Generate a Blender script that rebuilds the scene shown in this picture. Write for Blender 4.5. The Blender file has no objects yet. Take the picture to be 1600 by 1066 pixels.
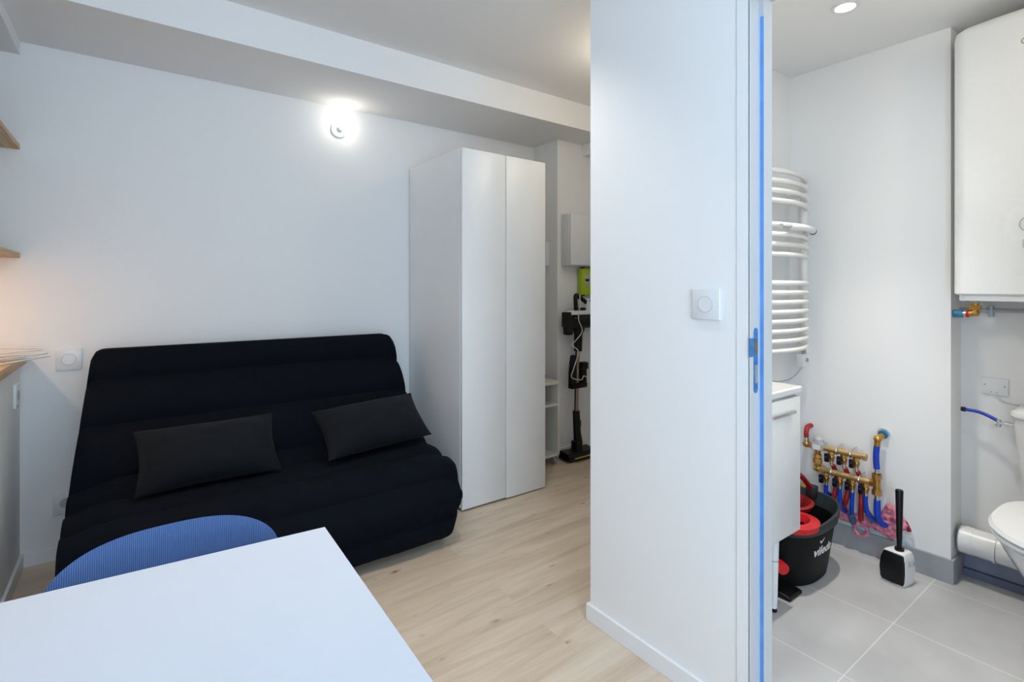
import bpy, bmesh, math, random
from mathutils import Vector, Matrix, noise
random.seed(7)
scene = bpy.context.scene
COL = scene.collection

# ------------------------------------------------------------------ camera
cam_data = bpy.data.cameras.new('camera')
cam = bpy.data.objects.new('camera', cam_data); COL.objects.link(cam)
cam.location = (0, 0, 1.24)
YAW = math.atan(595 / 807)
cam.rotation_euler = (math.radians(90), 0, -YAW)
cam_data.sensor_width = 36.0
cam_data.lens = 807 / 1600 * 36.0
cam_data.shift_y = -(533 - 450) / 1600
cam_data.clip_start = 0.02
scene.camera = cam

# ------------------------------------------------------------------ view, world, big lights
scene.view_settings.view_transform = 'Standard'
scene.view_settings.look = 'None'
scene.view_settings.gamma = 1.0
scene.view_settings.use_curve_mapping = False
scene.view_settings.exposure = 0.08

world = bpy.data.worlds.new('sky'); scene.world = world
world.use_nodes = True
bg = world.node_tree.nodes['Background']
bg.inputs['Color'].default_value = (0.62, 0.78, 1.0, 1)
bg.inputs['Strength'].default_value = 1.2

def area(name, loc, rot, sx, sy, power, color):
    l = bpy.data.lights.new(name, 'AREA'); l.shape = 'RECTANGLE'
    l.size, l.size_y = sx, sy; l.energy = power; l.color = color
    o = bpy.data.objects.new(name, l); o.location = loc; o.rotation_euler = rot
    COL.objects.link(o); return o
# daylight coming in through the balcony window behind the camera
area('window_daylight', (-0.30, -2.20, 1.30), (math.radians(90), 0, 0), 2.2, 2.0, 76, (0.60, 0.79, 1.0))
area('side_window_fill', (-1.86, -1.30, 1.30), (math.radians(90), 0, math.radians(-90)), 1.1, 2.0, 84, (0.60, 0.79, 1.0))  # light of an added side window, brightens the faces turned left

def lamp(name, loc, power, color, r=0.03, kind='POINT', **k):
    l = bpy.data.lights.new(name, kind); l.energy = power; l.color = color
    l.shadow_soft_size = r
    for a, v in k.items(): setattr(l, a, v)
    o = bpy.data.objects.new(name, l); o.location = loc; COL.objects.link(o); return o

# ------------------------------------------------------------------ materials
def mat(name, col, rough=0.5, metal=0.0, spec=0.5, bump=0.0, bscale=60, sheen=0.0, coat=0.0, vary=0.0):
    m = bpy.data.materials.new(name); m.use_nodes = True
    nt = m.node_tree; p = nt.nodes['Principled BSDF']
    p.inputs['Base Color'].default_value = (*col, 1)
    p.inputs['Roughness'].default_value = rough
    p.inputs['Metallic'].default_value = metal
    p.inputs['Specular IOR Level'].default_value = spec
    p.inputs['Sheen Weight'].default_value = sheen
    p.inputs['Coat Weight'].default_value = coat
    tc = nt.nodes.new('ShaderNodeTexCoord')
    n = nt.nodes.new('ShaderNodeTexNoise'); n.inputs['Scale'].default_value = bscale
    n.inputs['Detail'].default_value = 4
    nt.links.new(tc.outputs['Object'], n.inputs['Vector'])
    if bump:
        b = nt.nodes.new('ShaderNodeBump'); b.inputs['Strength'].default_value = bump
        b.inputs['Distance'].default_value = 0.01
        nt.links.new(n.outputs['Fac'], b.inputs['Height']); nt.links.new(b.outputs['Normal'], p.inputs['Normal'])
    if vary:
        r = nt.nodes.new('ShaderNodeValToRGB')
        r.color_ramp.elements[0].color = (*[c * (1 - vary) for c in col], 1); r.color_ramp.elements[0].position = .3
        r.color_ramp.elements[1].color = (*[min(1, c * (1 + vary)) for c in col], 1); r.color_ramp.elements[1].position = .7
        nt.links.new(n.outputs['Fac'], r.inputs['Fac']); nt.links.new(r.outputs['Color'], p.inputs['Base Color'])
    return m

def emis(name, col, s):
    m = bpy.data.materials.new(name); m.use_nodes = True
    p = m.node_tree.nodes['Principled BSDF']
    p.inputs['Base Color'].default_value = (*col, 1)
    p.inputs['Emission Color'].default_value = (*col, 1); p.inputs['Emission Strength'].default_value = s
    return m

M = {}
M['wall'] = mat('white_paint', (0.87, 0.87, 0.865), 0.7, bump=0.04, bscale=35, spec=0.25)
M['ceil'] = mat('ceiling_paint', (0.87, 0.87, 0.865), 0.85, bump=0.03, bscale=50, spec=0.2)
M['trim'] = mat('trim_paint', (0.85, 0.86, 0.87), 0.4, vary=0.01, bscale=8)
M['frame'] = mat('door_frame_paint', (0.55, 0.56, 0.57), 0.4, vary=0.01, bscale=8)
M['wardrobe'] = mat('wardrobe_foil', (0.85, 0.86, 0.86), 0.35, vary=0.01, bscale=5)
M['painted_gap_shade'] = mat('painted_gap_shade', (0.05, 0.045, 0.04), 0.8, vary=.1)
M['table'] = mat('table_laminate', (0.68, 0.73, 0.82), 0.30, vary=0.01, bscale=6)
M['film'] = mat('blue_protective_film', (0.13, 0.31, 0.66), 0.35, vary=0.12, bscale=12)
M['film_light'] = mat('pale_blue_film', (0.42, 0.56, 0.78), 0.4, vary=0.05, bscale=12)
M['film_steel'] = mat('blue_filmed_steel', (0.06, 0.22, 0.50), 0.35, metal=0.3, vary=0.25, bscale=90)
M['steel'] = mat('steel', (0.62, 0.62, 0.63), 0.25, metal=1.0, vary=0.05)
M['steel_brown'] = mat('aged_steel', (0.30, 0.22, 0.14), 0.4, metal=0.6, vary=0.2)
M['chrome'] = mat('chrome', (0.75, 0.75, 0.76), 0.12, metal=1.0, vary=0.02)
M['brass'] = mat('brass', (0.50, 0.27, 0.07), 0.33, metal=0.85, vary=0.25, bscale=40)
M['brass_pale'] = mat('pale_brass', (0.62, 0.42, 0.18), 0.36, metal=0.7, vary=0.12, bscale=30)
M['black_fabric'] = mat('black_cotton', (0.0025, 0.0042, 0.0078), 0.9, bump=0.25, bscale=420, sheen=0.0, spec=0.12)
M['cushion_fabric'] = mat('cushion_cotton', (0.0058, 0.0074, 0.0102), 0.85, bump=0.2, bscale=420, sheen=0.02, spec=0.15)
M['black_plastic'] = mat('black_plastic', (0.005, 0.005, 0.006), 0.35, spec=.3, vary=0.1)
M['tub'] = mat('tub_plastic', (0.006, 0.007, 0.007), 0.5, spec=.15, vary=0.1)
M['black_matte'] = mat('matte_black_plastic', (0.013, 0.014, 0.016), 0.6, vary=0.1)
M['grey_plastic'] = mat('dark_grey_plastic', (0.030, 0.040, 0.044), 0.5, spec=.25, vary=0.06)
M['red'] = mat('red_plastic', (0.60, 0.006, 0.012), 0.38, vary=0.1)
M['dark_red'] = mat('dark_red_plastic', (0.30, 0.006, 0.010), 0.4, vary=0.1)
M['red_hose'] = mat('red_hose', (0.36, 0.012, 0.016), 0.45, vary=0.12)
M['blue_hose'] = mat('blue_hose', (0.004, 0.045, 0.48), 0.35, vary=0.12)
M['teal_hose'] = mat('teal_hose', (0.03, 0.12, 0.20), 0.45, vary=0.1)
M['teal_sleeve'] = mat('teal_sleeve', (0.03, 0.22, 0.40), 0.4, vary=0.3, bscale=70)
M['pink'] = mat('pink_insulation', (0.66, 0.22, 0.32), 0.75, bump=0.6, bscale=60, vary=0.35)
M['plaster'] = mat('torn_plaster', (0.62, 0.66, 0.68), 0.9, bump=0.5, bscale=50, vary=0.14)
M['plaster_blue'] = mat('blue_waterproofing', (0.42, 0.60, 0.66), 0.8, vary=0.2, bscale=30)
M['white_plastic'] = mat('white_plastic', (0.78, 0.79, 0.80), 0.3, vary=0.01)
M['grey_print'] = mat('grey_print', (0.30, 0.30, 0.31), 0.5, vary=0.05)
M['light_print'] = mat('pale_line', (0.50, 0.51, 0.54), 0.5, vary=0.03)
M['white_print'] = mat('white_print', (0.85, 0.85, 0.86), 0.5, vary=0.01)
M['ceramic'] = mat('ceramic', (0.80, 0.80, 0.79), 0.12, coat=0.4, vary=0.01)
M['enamel'] = mat('white_enamel', (0.80, 0.81, 0.81), 0.38, spec=.35, vary=0.01)
M['rad'] = mat('radiator_enamel', (0.80, 0.79, 0.76), 0.3, vary=0.01)
M['plinth'] = mat('grey_plinth_tile', (0.34, 0.35, 0.38), 0.45, vary=0.12, bscale=9)
M['plinth_dark'] = mat('dark_grey_plinth', (0.15, 0.18, 0.27), 0.5, vary=0.12, bscale=9)
M['plinth_blue'] = mat('blue_grey_plinth_tile', (0.24, 0.28, 0.40), 0.45, vary=0.12, bscale=9)
M['joint_grey'] = mat('sealant', (0.55, 0.55, 0.55), 0.7, vary=0.05)
M['lime'] = mat('lime_plastic', (0.42, 0.55, 0.012), 0.4, vary=0.04)
M['cream'] = mat('cream_laminate', (0.72, 0.72, 0.66), 0.4, vary=0.02)
M['gold_tube'] = mat('champagne_tube', (0.36, 0.25, 0.17), 0.35, metal=0.7, vary=0.06)
M['copper'] = mat('copper_cap', (0.50, 0.30, 0.15), 0.35, metal=0.4, vary=0.05)
M['yellow'] = mat('yellow_strip', (0.62, 0.42, 0.02), 0.4, vary=0.05)
M['cable'] = mat('white_cable', (0.70, 0.70, 0.70), 0.5, vary=0.02)
M['grey_pipe'] = mat('grey_pipe', (0.42, 0.43, 0.44), 0.4, vary=0.05)
M['clear_blue'] = mat('clear_blue_clip', (0.45, 0.58, 0.66), 0.2, vary=0.1)
M['bulb'] = emis('lit_bulb', (1.0, 0.97, 0.90), 9.0)
M['bulb_wall'] = emis('lit_wall_bulb', (1.0, 0.93, 0.80), 12.0)
M['spot_lens'] = emis('lit_spot_lens', (1.0, 0.96, 0.88), 12.0)
M['led'] = emis('led_strip', (1.0, 0.62, 0.26), 6.0)
M['screen'] = emis('meter_screen', (0.02, 0.02, 0.02), 0.0)
M['green_led'] = emis('green_indicator', (0.1, 0.7, 0.3), 0.6)

def nodes_of(name):
    m = bpy.data.materials.new(name); m.use_nodes = True
    nt = m.node_tree
    return m, nt, nt.nodes['Principled BSDF'], (lambda t: nt.nodes.new(t)), nt.links.new

def wood_floor():
    m, nt, p, N, L = nodes_of('oak_planks')
    tc = N('ShaderNodeTexCoord')
    br = N('ShaderNodeTexBrick'); br.offset = 0.37; br.offset_frequency = 2
    br.inputs['Scale'].default_value = 1.0
    br.inputs['Brick Width'].default_value = 1.22; br.inputs['Row Height'].default_value = 0.183
    br.inputs['Mortar Size'].default_value = 0.0007; br.inputs['Mortar Smooth'].default_value = 0.3
    br.inputs['Color1'].default_value = (0, 0, 0, 1); br.inputs['Color2'].default_value = (1, 1, 1, 1)
    br.inputs['Mortar'].default_value = (0.4, 0.4, 0.4, 1)
    L(tc.outputs['Object'], br.inputs['Vector'])
    sc = N('ShaderNodeVectorMath'); sc.operation = 'SCALE'; sc.inputs['Scale'].default_value = 7.3
    L(br.outputs['Color'], sc.inputs[0])
    add = N('ShaderNodeVectorMath'); add.operation = 'ADD'
    L(tc.outputs['Object'], add.inputs[0]); L(sc.outputs[0], add.inputs[1])
    mp = N('ShaderNodeMapping'); mp.inputs['Scale'].default_value = (1.1, 9.0, 1)
    L(add.outputs[0], mp.inputs['Vector'])
    n1 = N('ShaderNodeTexNoise'); n1.inputs['Scale'].default_value = 1.6; n1.inputs['Detail'].default_value = 5
    n1.inputs['Roughness'].default_value = 0.55; n1.inputs['Distortion'].default_value = 0.9
    L(mp.outputs[0], n1.inputs['Vector'])
    mp2 = N('ShaderNodeMapping'); mp2.inputs['Scale'].default_value = (3.0, 70.0, 1)
    L(add.outputs[0], mp2.inputs['Vector'])
    n2 = N('ShaderNodeTexNoise'); n2.inputs['Scale'].default_value = 2.0; n2.inputs['Detail'].default_value = 3
    L(mp2.outputs[0], n2.inputs['Vector'])
    r1 = N('ShaderNodeValToRGB'); e = r1.color_ramp.elements
    e[0].position = .30; e[0].color = (0.58, 0.465, 0.35, 1)
    e[1].position = .72; e[1].color = (0.76, 0.66, 0.535, 1)
    x = e.new(.5); x.color = (0.69, 0.575, 0.45, 1)
    L(n1.outputs['Fac'], r1.inputs['Fac'])
    mx = N('ShaderNodeMixRGB'); mx.blend_type = 'MULTIPLY'; mx.inputs['Fac'].default_value = .5
    r2 = N('ShaderNodeValToRGB'); r2.color_ramp.elements[0].position = .3; r2.color_ramp.elements[0].color = (.88, .87, .86, 1)
    r2.color_ramp.elements[1].position = .6; r2.color_ramp.elements[1].color = (1, 1, 1, 1)
    L(n2.outputs['Fac'], r2.inputs['Fac']); L(r1.outputs[0], mx.inputs['Color1']); L(r2.outputs[0], mx.inputs['Color2'])
    # plank to plank tone
    mx2 = N('ShaderNodeMixRGB'); mx2.blend_type = 'MULTIPLY'; mx2.inputs['Fac'].default_value = .35
    r3 = N('ShaderNodeValToRGB'); r3.color_ramp.elements[0].color = (.86, .80, .74, 1); r3.color_ramp.elements[1].color = (1.0, 1.0, 1.0, 1)
    L(br.outputs['Color'], r3.inputs['Fac']); L(mx.outputs[0], mx2.inputs['Color1']); L(r3.outputs[0], mx2.inputs['Color2'])
    # knots
    mp3 = N('ShaderNodeMapping'); mp3.inputs['Scale'].default_value = (1.0, 2.0, 1)
    L(add.outputs[0], mp3.inputs['Vector'])
    nz = N('ShaderNodeTexNoise'); nz.inputs['Scale'].default_value = 14; nz.inputs['Detail'].default_value = 2
    L(add.outputs[0], nz.inputs['Vector'])
    ns = N('ShaderNodeVectorMath'); ns.operation = 'SCALE'; ns.inputs['Scale'].default_value = 0.035
    L(nz.outputs['Color'], ns.inputs[0])
    na = N('ShaderNodeVectorMath'); na.operation = 'ADD'; L(mp3.outputs[0], na.inputs[0]); L(ns.outputs[0], na.inputs[1])
    vo = N('ShaderNodeTexVoronoi'); vo.inputs['Scale'].default_value = 3.0; vo.voronoi_dimensions = '2D'
    L(na.outputs[0], vo.inputs['Vector'])
    rk = N('ShaderNodeValToRGB'); ek = rk.color_ramp.elements
    ek[0].position = 0.022; ek[0].color = (.30, .22, .16, 1)
    ek[1].position = 0.11; ek[1].color = (1, 1, 1, 1)
    x = ek.new(.045); x.color = (.80, .72, .63, 1)
    sx = N('ShaderNodeSeparateColor'); L(vo.outputs['Color'], sx.inputs[0])
    off = N('ShaderNodeMath'); off.operation = 'MULTIPLY'; off.inputs[1].default_value = .075; L(sx.outputs[0], off.inputs[0])
    dd = N('ShaderNodeMath'); dd.operation = 'ADD'; L(vo.outputs['Distance'], dd.inputs[0]); L(off.outputs[0], dd.inputs[1])
    L(dd.outputs[0], rk.inputs['Fac'])
    mx3 = N('ShaderNodeMixRGB'); mx3.blend_type = 'MULTIPLY'; mx3.inputs['Fac'].default_value = 1
    L(mx2.outputs[0], mx3.inputs['Color1']); L(rk.outputs[0], mx3.inputs['Color2'])
    # joints
    mx4 = N('ShaderNodeMixRGB'); mx4.inputs['Color2'].default_value = (.26, .18, .12, 1)
    mf = N('ShaderNodeMath'); mf.operation = 'MULTIPLY'; mf.inputs[1].default_value = .35
    L(br.outputs['Fac'], mf.inputs[0]); L(mf.outputs[0], mx4.inputs['Fac'])
    L(mx3.outputs[0], mx4.inputs['Color1']); L(mx4.outputs[0], p.inputs['Base Color'])
    p.inputs['Roughness'].default_value = .42; p.inputs['Specular IOR Level'].default_value = .45
    b = N('ShaderNodeBump'); b.inputs['Strength'].default_value = .06; b.inputs['Distance'].default_value = .004
    L(n2.outputs['Fac'], b.inputs['Height']); L(b.outputs[0], p.inputs['Normal'])
    return m
M['oak'] = wood_floor()

def tile_floor():
    m, nt, p, N, L = nodes_of('grey_floor_tiles')
    tc = N('ShaderNodeTexCoord')
    mp = N('ShaderNodeMapping'); mp.inputs['Location'].default_value = (-1.834 + 0.4325 * 8, -0.70 + 0.865 * 4, 0)
    L(tc.outputs['Object'], mp.inputs['Vector'])
    br = N('ShaderNodeTexBrick'); br.offset = 0; br.inputs['Scale'].default_value = 1
    br.inputs['Brick Width'].default_value = .4325; br.inputs['Row Height'].default_value = .865
    br.inputs['Mortar Size'].default_value = .0022; br.inputs['Mortar Smooth'].default_value = .2
    br.inputs['Color1'].default_value = (.53, .53, .54, 1); br.inputs['Color2'].default_value = (.56, .56, .57, 1)
    br.inputs['Mortar'].default_value = (.74, .735, .73, 1)
    L(mp.outputs[0], br.inputs['Vector'])
    n = N('ShaderNodeTexNoise'); n.inputs['Scale'].default_value = 4; n.inputs['Detail'].default_value = 5
    L(tc.outputs['Object'], n.inputs['Vector'])
    r = N('ShaderNodeValToRGB'); r.color_ramp.elements[0].color = (.86, .86, .86, 1); r.color_ramp.elements[0].position = .3
    r.color_ramp.elements[1].color = (1.06, 1.06, 1.06, 1); r.color_ramp.elements[1].position = .7
    L(n.outputs['Fac'], r.inputs['Fac'])
    mx = N('ShaderNodeMixRGB'); mx.blend_type = 'MULTIPLY'; mx.inputs['Fac'].default_value = 1
    L(br.outputs['Color'], mx.inputs['Color1']); L(r.outputs[0], mx.inputs['Color2']); L(mx.outputs[0], p.inputs['Base Color'])
    p.inputs['Roughness'].default_value = .45
    return m
M['tiles'] = tile_floor()

def pine():
    m, nt, p, N, L = nodes_of('pine_board')
    tc = N('ShaderNodeTexCoord'); mp = N('ShaderNodeMapping'); mp.inputs['Scale'].default_value = (30, 1.5, 30)
    L(tc.outputs['Object'], mp.inputs['Vector'])
    n = N('ShaderNodeTexNoise'); n.inputs['Scale'].default_value = 2; n.inputs['Detail'].default_value = 4; n.inputs['Distortion'].default_value = .6
    L(mp.outputs[0], n.inputs['Vector'])
    r = N('ShaderNodeValToRGB'); r.color_ramp.elements[0].color = (.50, .28, .10, 1); r.color_ramp.elements[0].position = .35
    r.color_ramp.elements[1].color = (.70, .45, .20, 1); r.color_ramp.elements[1].position = .65
    L(n.outputs['Fac'], r.inputs['Fac']); L(r.outputs[0], p.inputs['Base Color']); p.inputs['Roughness'].default_value = .45
    return m
M['pine'] = pine()

def rib_fabric():
    m, nt, p, N, L = nodes_of('blue_ribbed_fabric')
    tc = N('ShaderNodeTexCoord')
    w = N('ShaderNodeTexWave'); w.wave_type = 'BANDS'; w.bands_direction = 'X'; w.inputs['Scale'].default_value = 100
    w.inputs['Distortion'].default_value = 0.15
    L(tc.outputs['Object'], w.inputs['Vector'])
    r = N('ShaderNodeValToRGB'); r.color_ramp.elements[0].color = (.030, .075, .235, 1); r.color_ramp.elements[0].position = .15
    r.color_ramp.elements[1].color = (.095, .185, .40, 1); r.color_ramp.elements[1].position = .85
    L(w.outputs['Fac'], r.inputs['Fac']); L(r.outputs[0], p.inputs['Base Color'])
    b = N('ShaderNodeBump'); b.inputs['Strength'].default_value = .5; b.inputs['Distance'].default_value = .002
    L(w.outputs['Fac'], b.inputs['Height']); L(b.outputs[0], p.inputs['Normal'])
    p.inputs['Roughness'].default_value = .85; p.inputs['Sheen Weight'].default_value = .2
    return m
M['rib'] = rib_fabric()

def pane():
    m = bpy.data.materials.new('window_pane'); m.use_nodes = True; nt = m.node_tree; nt.nodes.clear()
    o = nt.nodes.new('ShaderNodeOutputMaterial'); mx = nt.nodes.new('ShaderNodeMixShader'); mx.inputs[0].default_value = .06
    t = nt.nodes.new('ShaderNodeBsdfTransparent'); g = nt.nodes.new('ShaderNodeBsdfGlossy'); g.inputs['Roughness'].default_value = .02
    nt.links.new(t.outputs[0], mx.inputs[1]); nt.links.new(g.outputs[0], mx.inputs[2]); nt.links.new(mx.outputs[0], o.inputs[0])
    return m
M['pane'] = pane()

# ------------------------------------------------------------------ mesh helpers
class B:
    def __init__(s): s.bm = bmesh.new()
    def box(s, x0, x1, y0, y1, z0, z1, bev=0.0, seg=2, mtx=None):
        r = bmesh.ops.create_cube(s.bm, size=1.0)
        vs = r['verts']
        for v in vs:
            v.co = Vector(((x0 + x1) / 2 + v.co.x * (x1 - x0), (y0 + y1) / 2 + v.co.y * (y1 - y0), (z0 + z1) / 2 + v.co.z * (z1 - z0)))
        if bev:
            es = list({e for v in vs for e in v.link_edges})
            q = bmesh.ops.bevel(s.bm, geom=es, offset=bev, segments=seg, affect='EDGES', profile=.5)
            vs = list({v for f in q['faces'] for v in f.verts} | {v for v in vs if v.is_valid})
        if mtx is not None:
            for v in vs: v.co = mtx @ v.co
        return s
    def tube(s, pts, r, n=12, cap=True):
        pts = [Vector(p) for p in pts]
        rs = r if isinstance(r, (list, tuple)) else [r] * len(pts)
        rings = []; prev = None
        for i, p in enumerate(pts):
            a = pts[max(0, i - 1)]; b = pts[min(len(pts) - 1, i + 1)]
            t = (b - a).normalized()
            if prev is None:
                u = Vector((0, 0, 1)) if abs(t.z) < .9 else Vector((1, 0, 0))
            else: u = prev
            u = (u - t * u.dot(t)).normalized(); w = t.cross(u); prev = u
            rings.append([s.bm.verts.new(p + (u * math.cos(2 * math.pi * k / n) + w * math.sin(2 * math.pi * k / n)) * rs[i]) for k in range(n)])
        for a, b in zip(rings, rings[1:]):
            for k in range(n): s.bm.faces.new((a[k], a[(k + 1) % n], b[(k + 1) % n], b[k]))
        if cap:
            s.bm.faces.new(rings[0][::-1]); s.bm.faces.new(rings[-1])
        return s
    def loft(s, rings, cap=True, closed=True):
        rr = [[s.bm.verts.new(Vector(p)) for p in ring] for ring in rings]
        n = len(rr[0])
        for a, b in zip(rr, rr[1:]):
            for k in range(n if closed else n - 1): s.bm.faces.new((a[k], a[(k + 1) % n], b[(k + 1) % n], b[k]))
        if cap and closed:
            s.bm.faces.new(rr[0][::-1]); s.bm.faces.new(rr[-1])
        return s
    def ball(s, c, r, n=20, sc=(1, 1, 1)):
        q = bmesh.ops.create_uvsphere(s.bm, u_segments=n, v_segments=n // 2, radius=r)
        for v in q['verts']: v.co = Vector((v.co.x * sc[0] + c[0], v.co.y * sc[1] + c[1], v.co.z * sc[2] + c[2]))
        return s
    def prism(s, pts, vec):
        a = [s.bm.verts.new(Vector(p)) for p in pts]; b = [s.bm.verts.new(Vector(p) + Vector(vec)) for p in pts]
        s.bm.faces.new(a[::-1]); s.bm.faces.new(b)
        for k in range(len(a)): s.bm.faces.new((a[k], a[(k + 1) % len(a)], b[(k + 1) % len(a)], b[k]))
        return s
    def obj(s, name, m, parent=None, smooth=True, base=None, bevel=0.0, sub=0):
        bm = s.bm
        bmesh.ops.recalc_face_normals(bm, faces=bm.faces[:])
        if parent is not None:
            off = parent.location
            for v in bm.verts: v.co -= off
        me = bpy.data.meshes.new(name); bm.to_mesh(me); bm.free()
        me.materials.append(m)
        o = bpy.data.objects.new(name, me); COL.objects.link(o)
        if parent is not None: o.parent = parent
        if smooth:
            for p in me.polygons: p.use_smooth = True
            try: me.set_sharp_from_angle(angle=math.radians(38))
            except Exception: pass
        if bevel:
            b = o.modifiers.new('bevel', 'BEVEL'); b.width = bevel; b.segments = 2; b.limit_method = 'ANGLE'
        if sub:
            b = o.modifiers.new('subdivision', 'SUBSURF'); b.levels = sub; b.render_levels = sub
        return o

def subpart(o, parent_part):
    """hang o (currently built relative to the thing) under one of the thing's parts"""
    o.parent = parent_part
    return o

def smooth_path(pts, n=6):
    P = [Vector(p) for p in pts]; out = []
    for i in range(len(P) - 1):
        p0 = P[max(0, i - 1)]; p1 = P[i]; p2 = P[i + 1]; p3 = P[min(len(P) - 1, i + 2)]
        for k in range(n):
            t = k / n
            out.append(0.5 * ((2 * p1) + (p2 - p0) * t + (2 * p0 - 5 * p1 + 4 * p2 - p3) * t * t + (3 * p1 - p0 - 3 * p2 + p3) * t ** 3))
    out.append(P[-1]); return out

def thing(name, label, cat, loc=(0, 0, 0), group=None):
    o = bpy.data.objects.new(name, None); COL.objects.link(o); o.location = loc
    o.empty_display_size = .05
    o['label'] = label; o['category'] = cat
    if group: o['group'] = group
    return o
def tag(o, label, cat, group=None):
    o['label'] = label; o['category'] = cat
    if group: o['group'] = group
    return o
def struct(name, b, m, label=None, cat=None, **k):
    o = b.obj(name, m, None, smooth=False, **k); o['kind'] = 'structure'
    if label: o['label'] = label
    if cat: o['category'] = cat
    return o
def text_mesh(name, s, size, mtx, m, parent, extrude=0.0004, shear=0.0, offset=0.0):
    cu = bpy.data.curves.new(name, 'FONT'); cu.body = s; cu.size = size; cu.extrude = extrude; cu.shear = shear; cu.offset = offset
    t = bpy.data.objects.new(name, cu); COL.objects.link(t)
    dg = bpy.context.evaluated_depsgraph_get()
    me = bpy.data.meshes.new_from_object(t.evaluated_get(dg))
    bpy.data.objects.remove(t); bpy.data.curves.remove(cu)
    me.transform(mtx)
    if parent is not None: me.transform(Matrix.Translation(-parent.location))
    me.materials.clear(); me.materials.append(m)
    o = bpy.data.objects.new(name, me); COL.objects.link(o); o.parent = parent
    return o

# ------------------------------------------------------------------ dimensions
WL = -0.396      # left half wall plane
BK = 3.13        # wall behind the sofa
PX0, PX1 = 1.382, 1.474   # partition
PE = 1.38        # far end of the partition
BX = 2.77        # bathroom side wall (manifold)
RX = 2.92        # recessed bathroom wall (heater, toilet)
RE = 0.652       # return between them
CZ, LZ, BZ = 2.505, 2.33, 2.335
FARB = 1.31      # bathroom far wall
YW = -2.0        # window wall

# ------------------------------------------------------------------ setting
struct('floor', B().box(-1.75, PX1 - .035, YW - .1, BK + .1, -.05, 0).box(PX1 - .035, 3.05, FARB + .03, BK + .1, -.05, 0), M['oak'],
       'light oak plank floor of the living room', 'floor')
struct('floor_bathroom', B().box(PX1 - .035, 3.05, -.8, FARB + .03, -.05, 0), M['tiles'], 'grey tiled bathroom floor', 'floor')
struct('ceiling', B().box(-1.75, 3.05, YW - .1, 2.575, CZ, CZ + .1), M['ceil'], 'white living room ceiling', 'ceiling')
struct('ceiling_beam', B().box(-.9, 3.05, 2.575, BK + .1, LZ, CZ + .09), M['ceil'], 'lowered white ceiling band above the sofa', 'ceiling')
struct('ceiling_bathroom', B().box(PX1, 3.05, -.8, FARB, BZ, CZ), M['ceil'], 'white bathroom ceiling with recessed spotlight', 'ceiling')
struct('wall_back', B().box(-.9, 3.05, BK, BK + .1, 0, LZ), M['wall'], 'white wall behind the black sofa', 'wall')
struct('wall_left', B().box(WL - .5, WL, -.6, BK, 0, .905), M['wall'], 'white half wall below the wooden counter', 'wall')
struct('wall_niche', B().box(WL - .5, WL - .42, -.6, BK, .905, 2.40), M['wall'], 'white wall at the back of the shelf recess', 'wall')
struct('trim_1', B().box(WL - .5, WL, -.6, BK, 2.272, CZ), M['wall'], 'white boxed header above the shelf recess', 'trim')
struct('wall_corner', B().box(2.517, 3.05, 2.853, BK, 0, LZ), M['wall'], 'white wall corner beside the stick vacuum', 'wall')
struct('wall_right', B().box(2.865, 3.05, PE, 2.853, 0, CZ), M['wall'], 'white entrance wall right of the vacuum', 'wall')
struct('trim_2', B().box(2.768, 2.865, PE, 2.853, 2.245, CZ), M['wall'], 'white boxed soffit along the entrance wall', 'trim')
DY0, DY1, DZ = -.02, .765, 2.075
struct('wall_partition', B().box(PX0, PX1, DY1, PE, 0, CZ).box(PX0, PX1, DY0, DY1, DZ, CZ).box(PX0, PX1, YW, DY0, 0, CZ), M['wall'],
       'white partition wall between living room and bathroom', 'wall')
struct('wall_bathroom_far', B().box(PX1, 2.865, FARB, PE, 0, CZ), M['wall'], 'white far wall of the bathroom', 'wall')
struct('wall_bathroom_right', B().box(BX, 3.05, RE, FARB, 0, BZ).box(RX, 3.05, -.8, RE, 0, BZ), M['wall'], 'white bathroom wall behind pipes and heater', 'wall')
struct('wall_bathroom_near', B().box(PX1, RX, -.8, -.7, 0, BZ), M['wall'])
struct('wall_entry', B().box(-1.75, -1.65, YW, -1.85, 0, CZ).box(-1.75, -1.65, -.75, -.6, 0, CZ).box(-1.75, -1.65, -1.85, -.75, 0, .25).box(-1.75, -1.65, -1.85, -.75, 2.3, CZ).box(-1.65, WL - .42, -.6, -.5, 0, CZ), M['wall'])
WX0, WX1, WZ0, WZ1 = -1.45, 0.95, 0.25, 2.3
struct('wall_window', B().box(-1.75, WX0, YW - .1, YW, 0, CZ).box(WX1, 1.474, YW - .1, YW, 0, CZ)
       .box(WX0, WX1, YW - .1, YW, 0, WZ0).box(WX0, WX1, YW - .1, YW, WZ1, CZ), M['wall'])
wf = B()
for x0, x1 in ((WX0, WX0 + .06), ((WX0 + WX1) / 2 - .05, (WX0 + WX1) / 2 + .05), (WX1 - .06, WX1)): wf.box(x0, x1, YW - .08, YW - .02, WZ0, WZ1)
for z0, z1 in ((WZ0, WZ0 + .06), (WZ1 - .06, WZ1)): wf.box(WX0, WX1, YW - .08, YW - .02, z0, z1)
wn = struct('window_1', wf, M['frame'], 'wide white balcony window behind the camera', 'window')
p_ = B().box(WX0 + .05, WX1 - .05, YW - .053, YW - .047, WZ0 + .05, WZ1 - .05).obj('pane', M['pane'], None); p_.parent = wn

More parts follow.
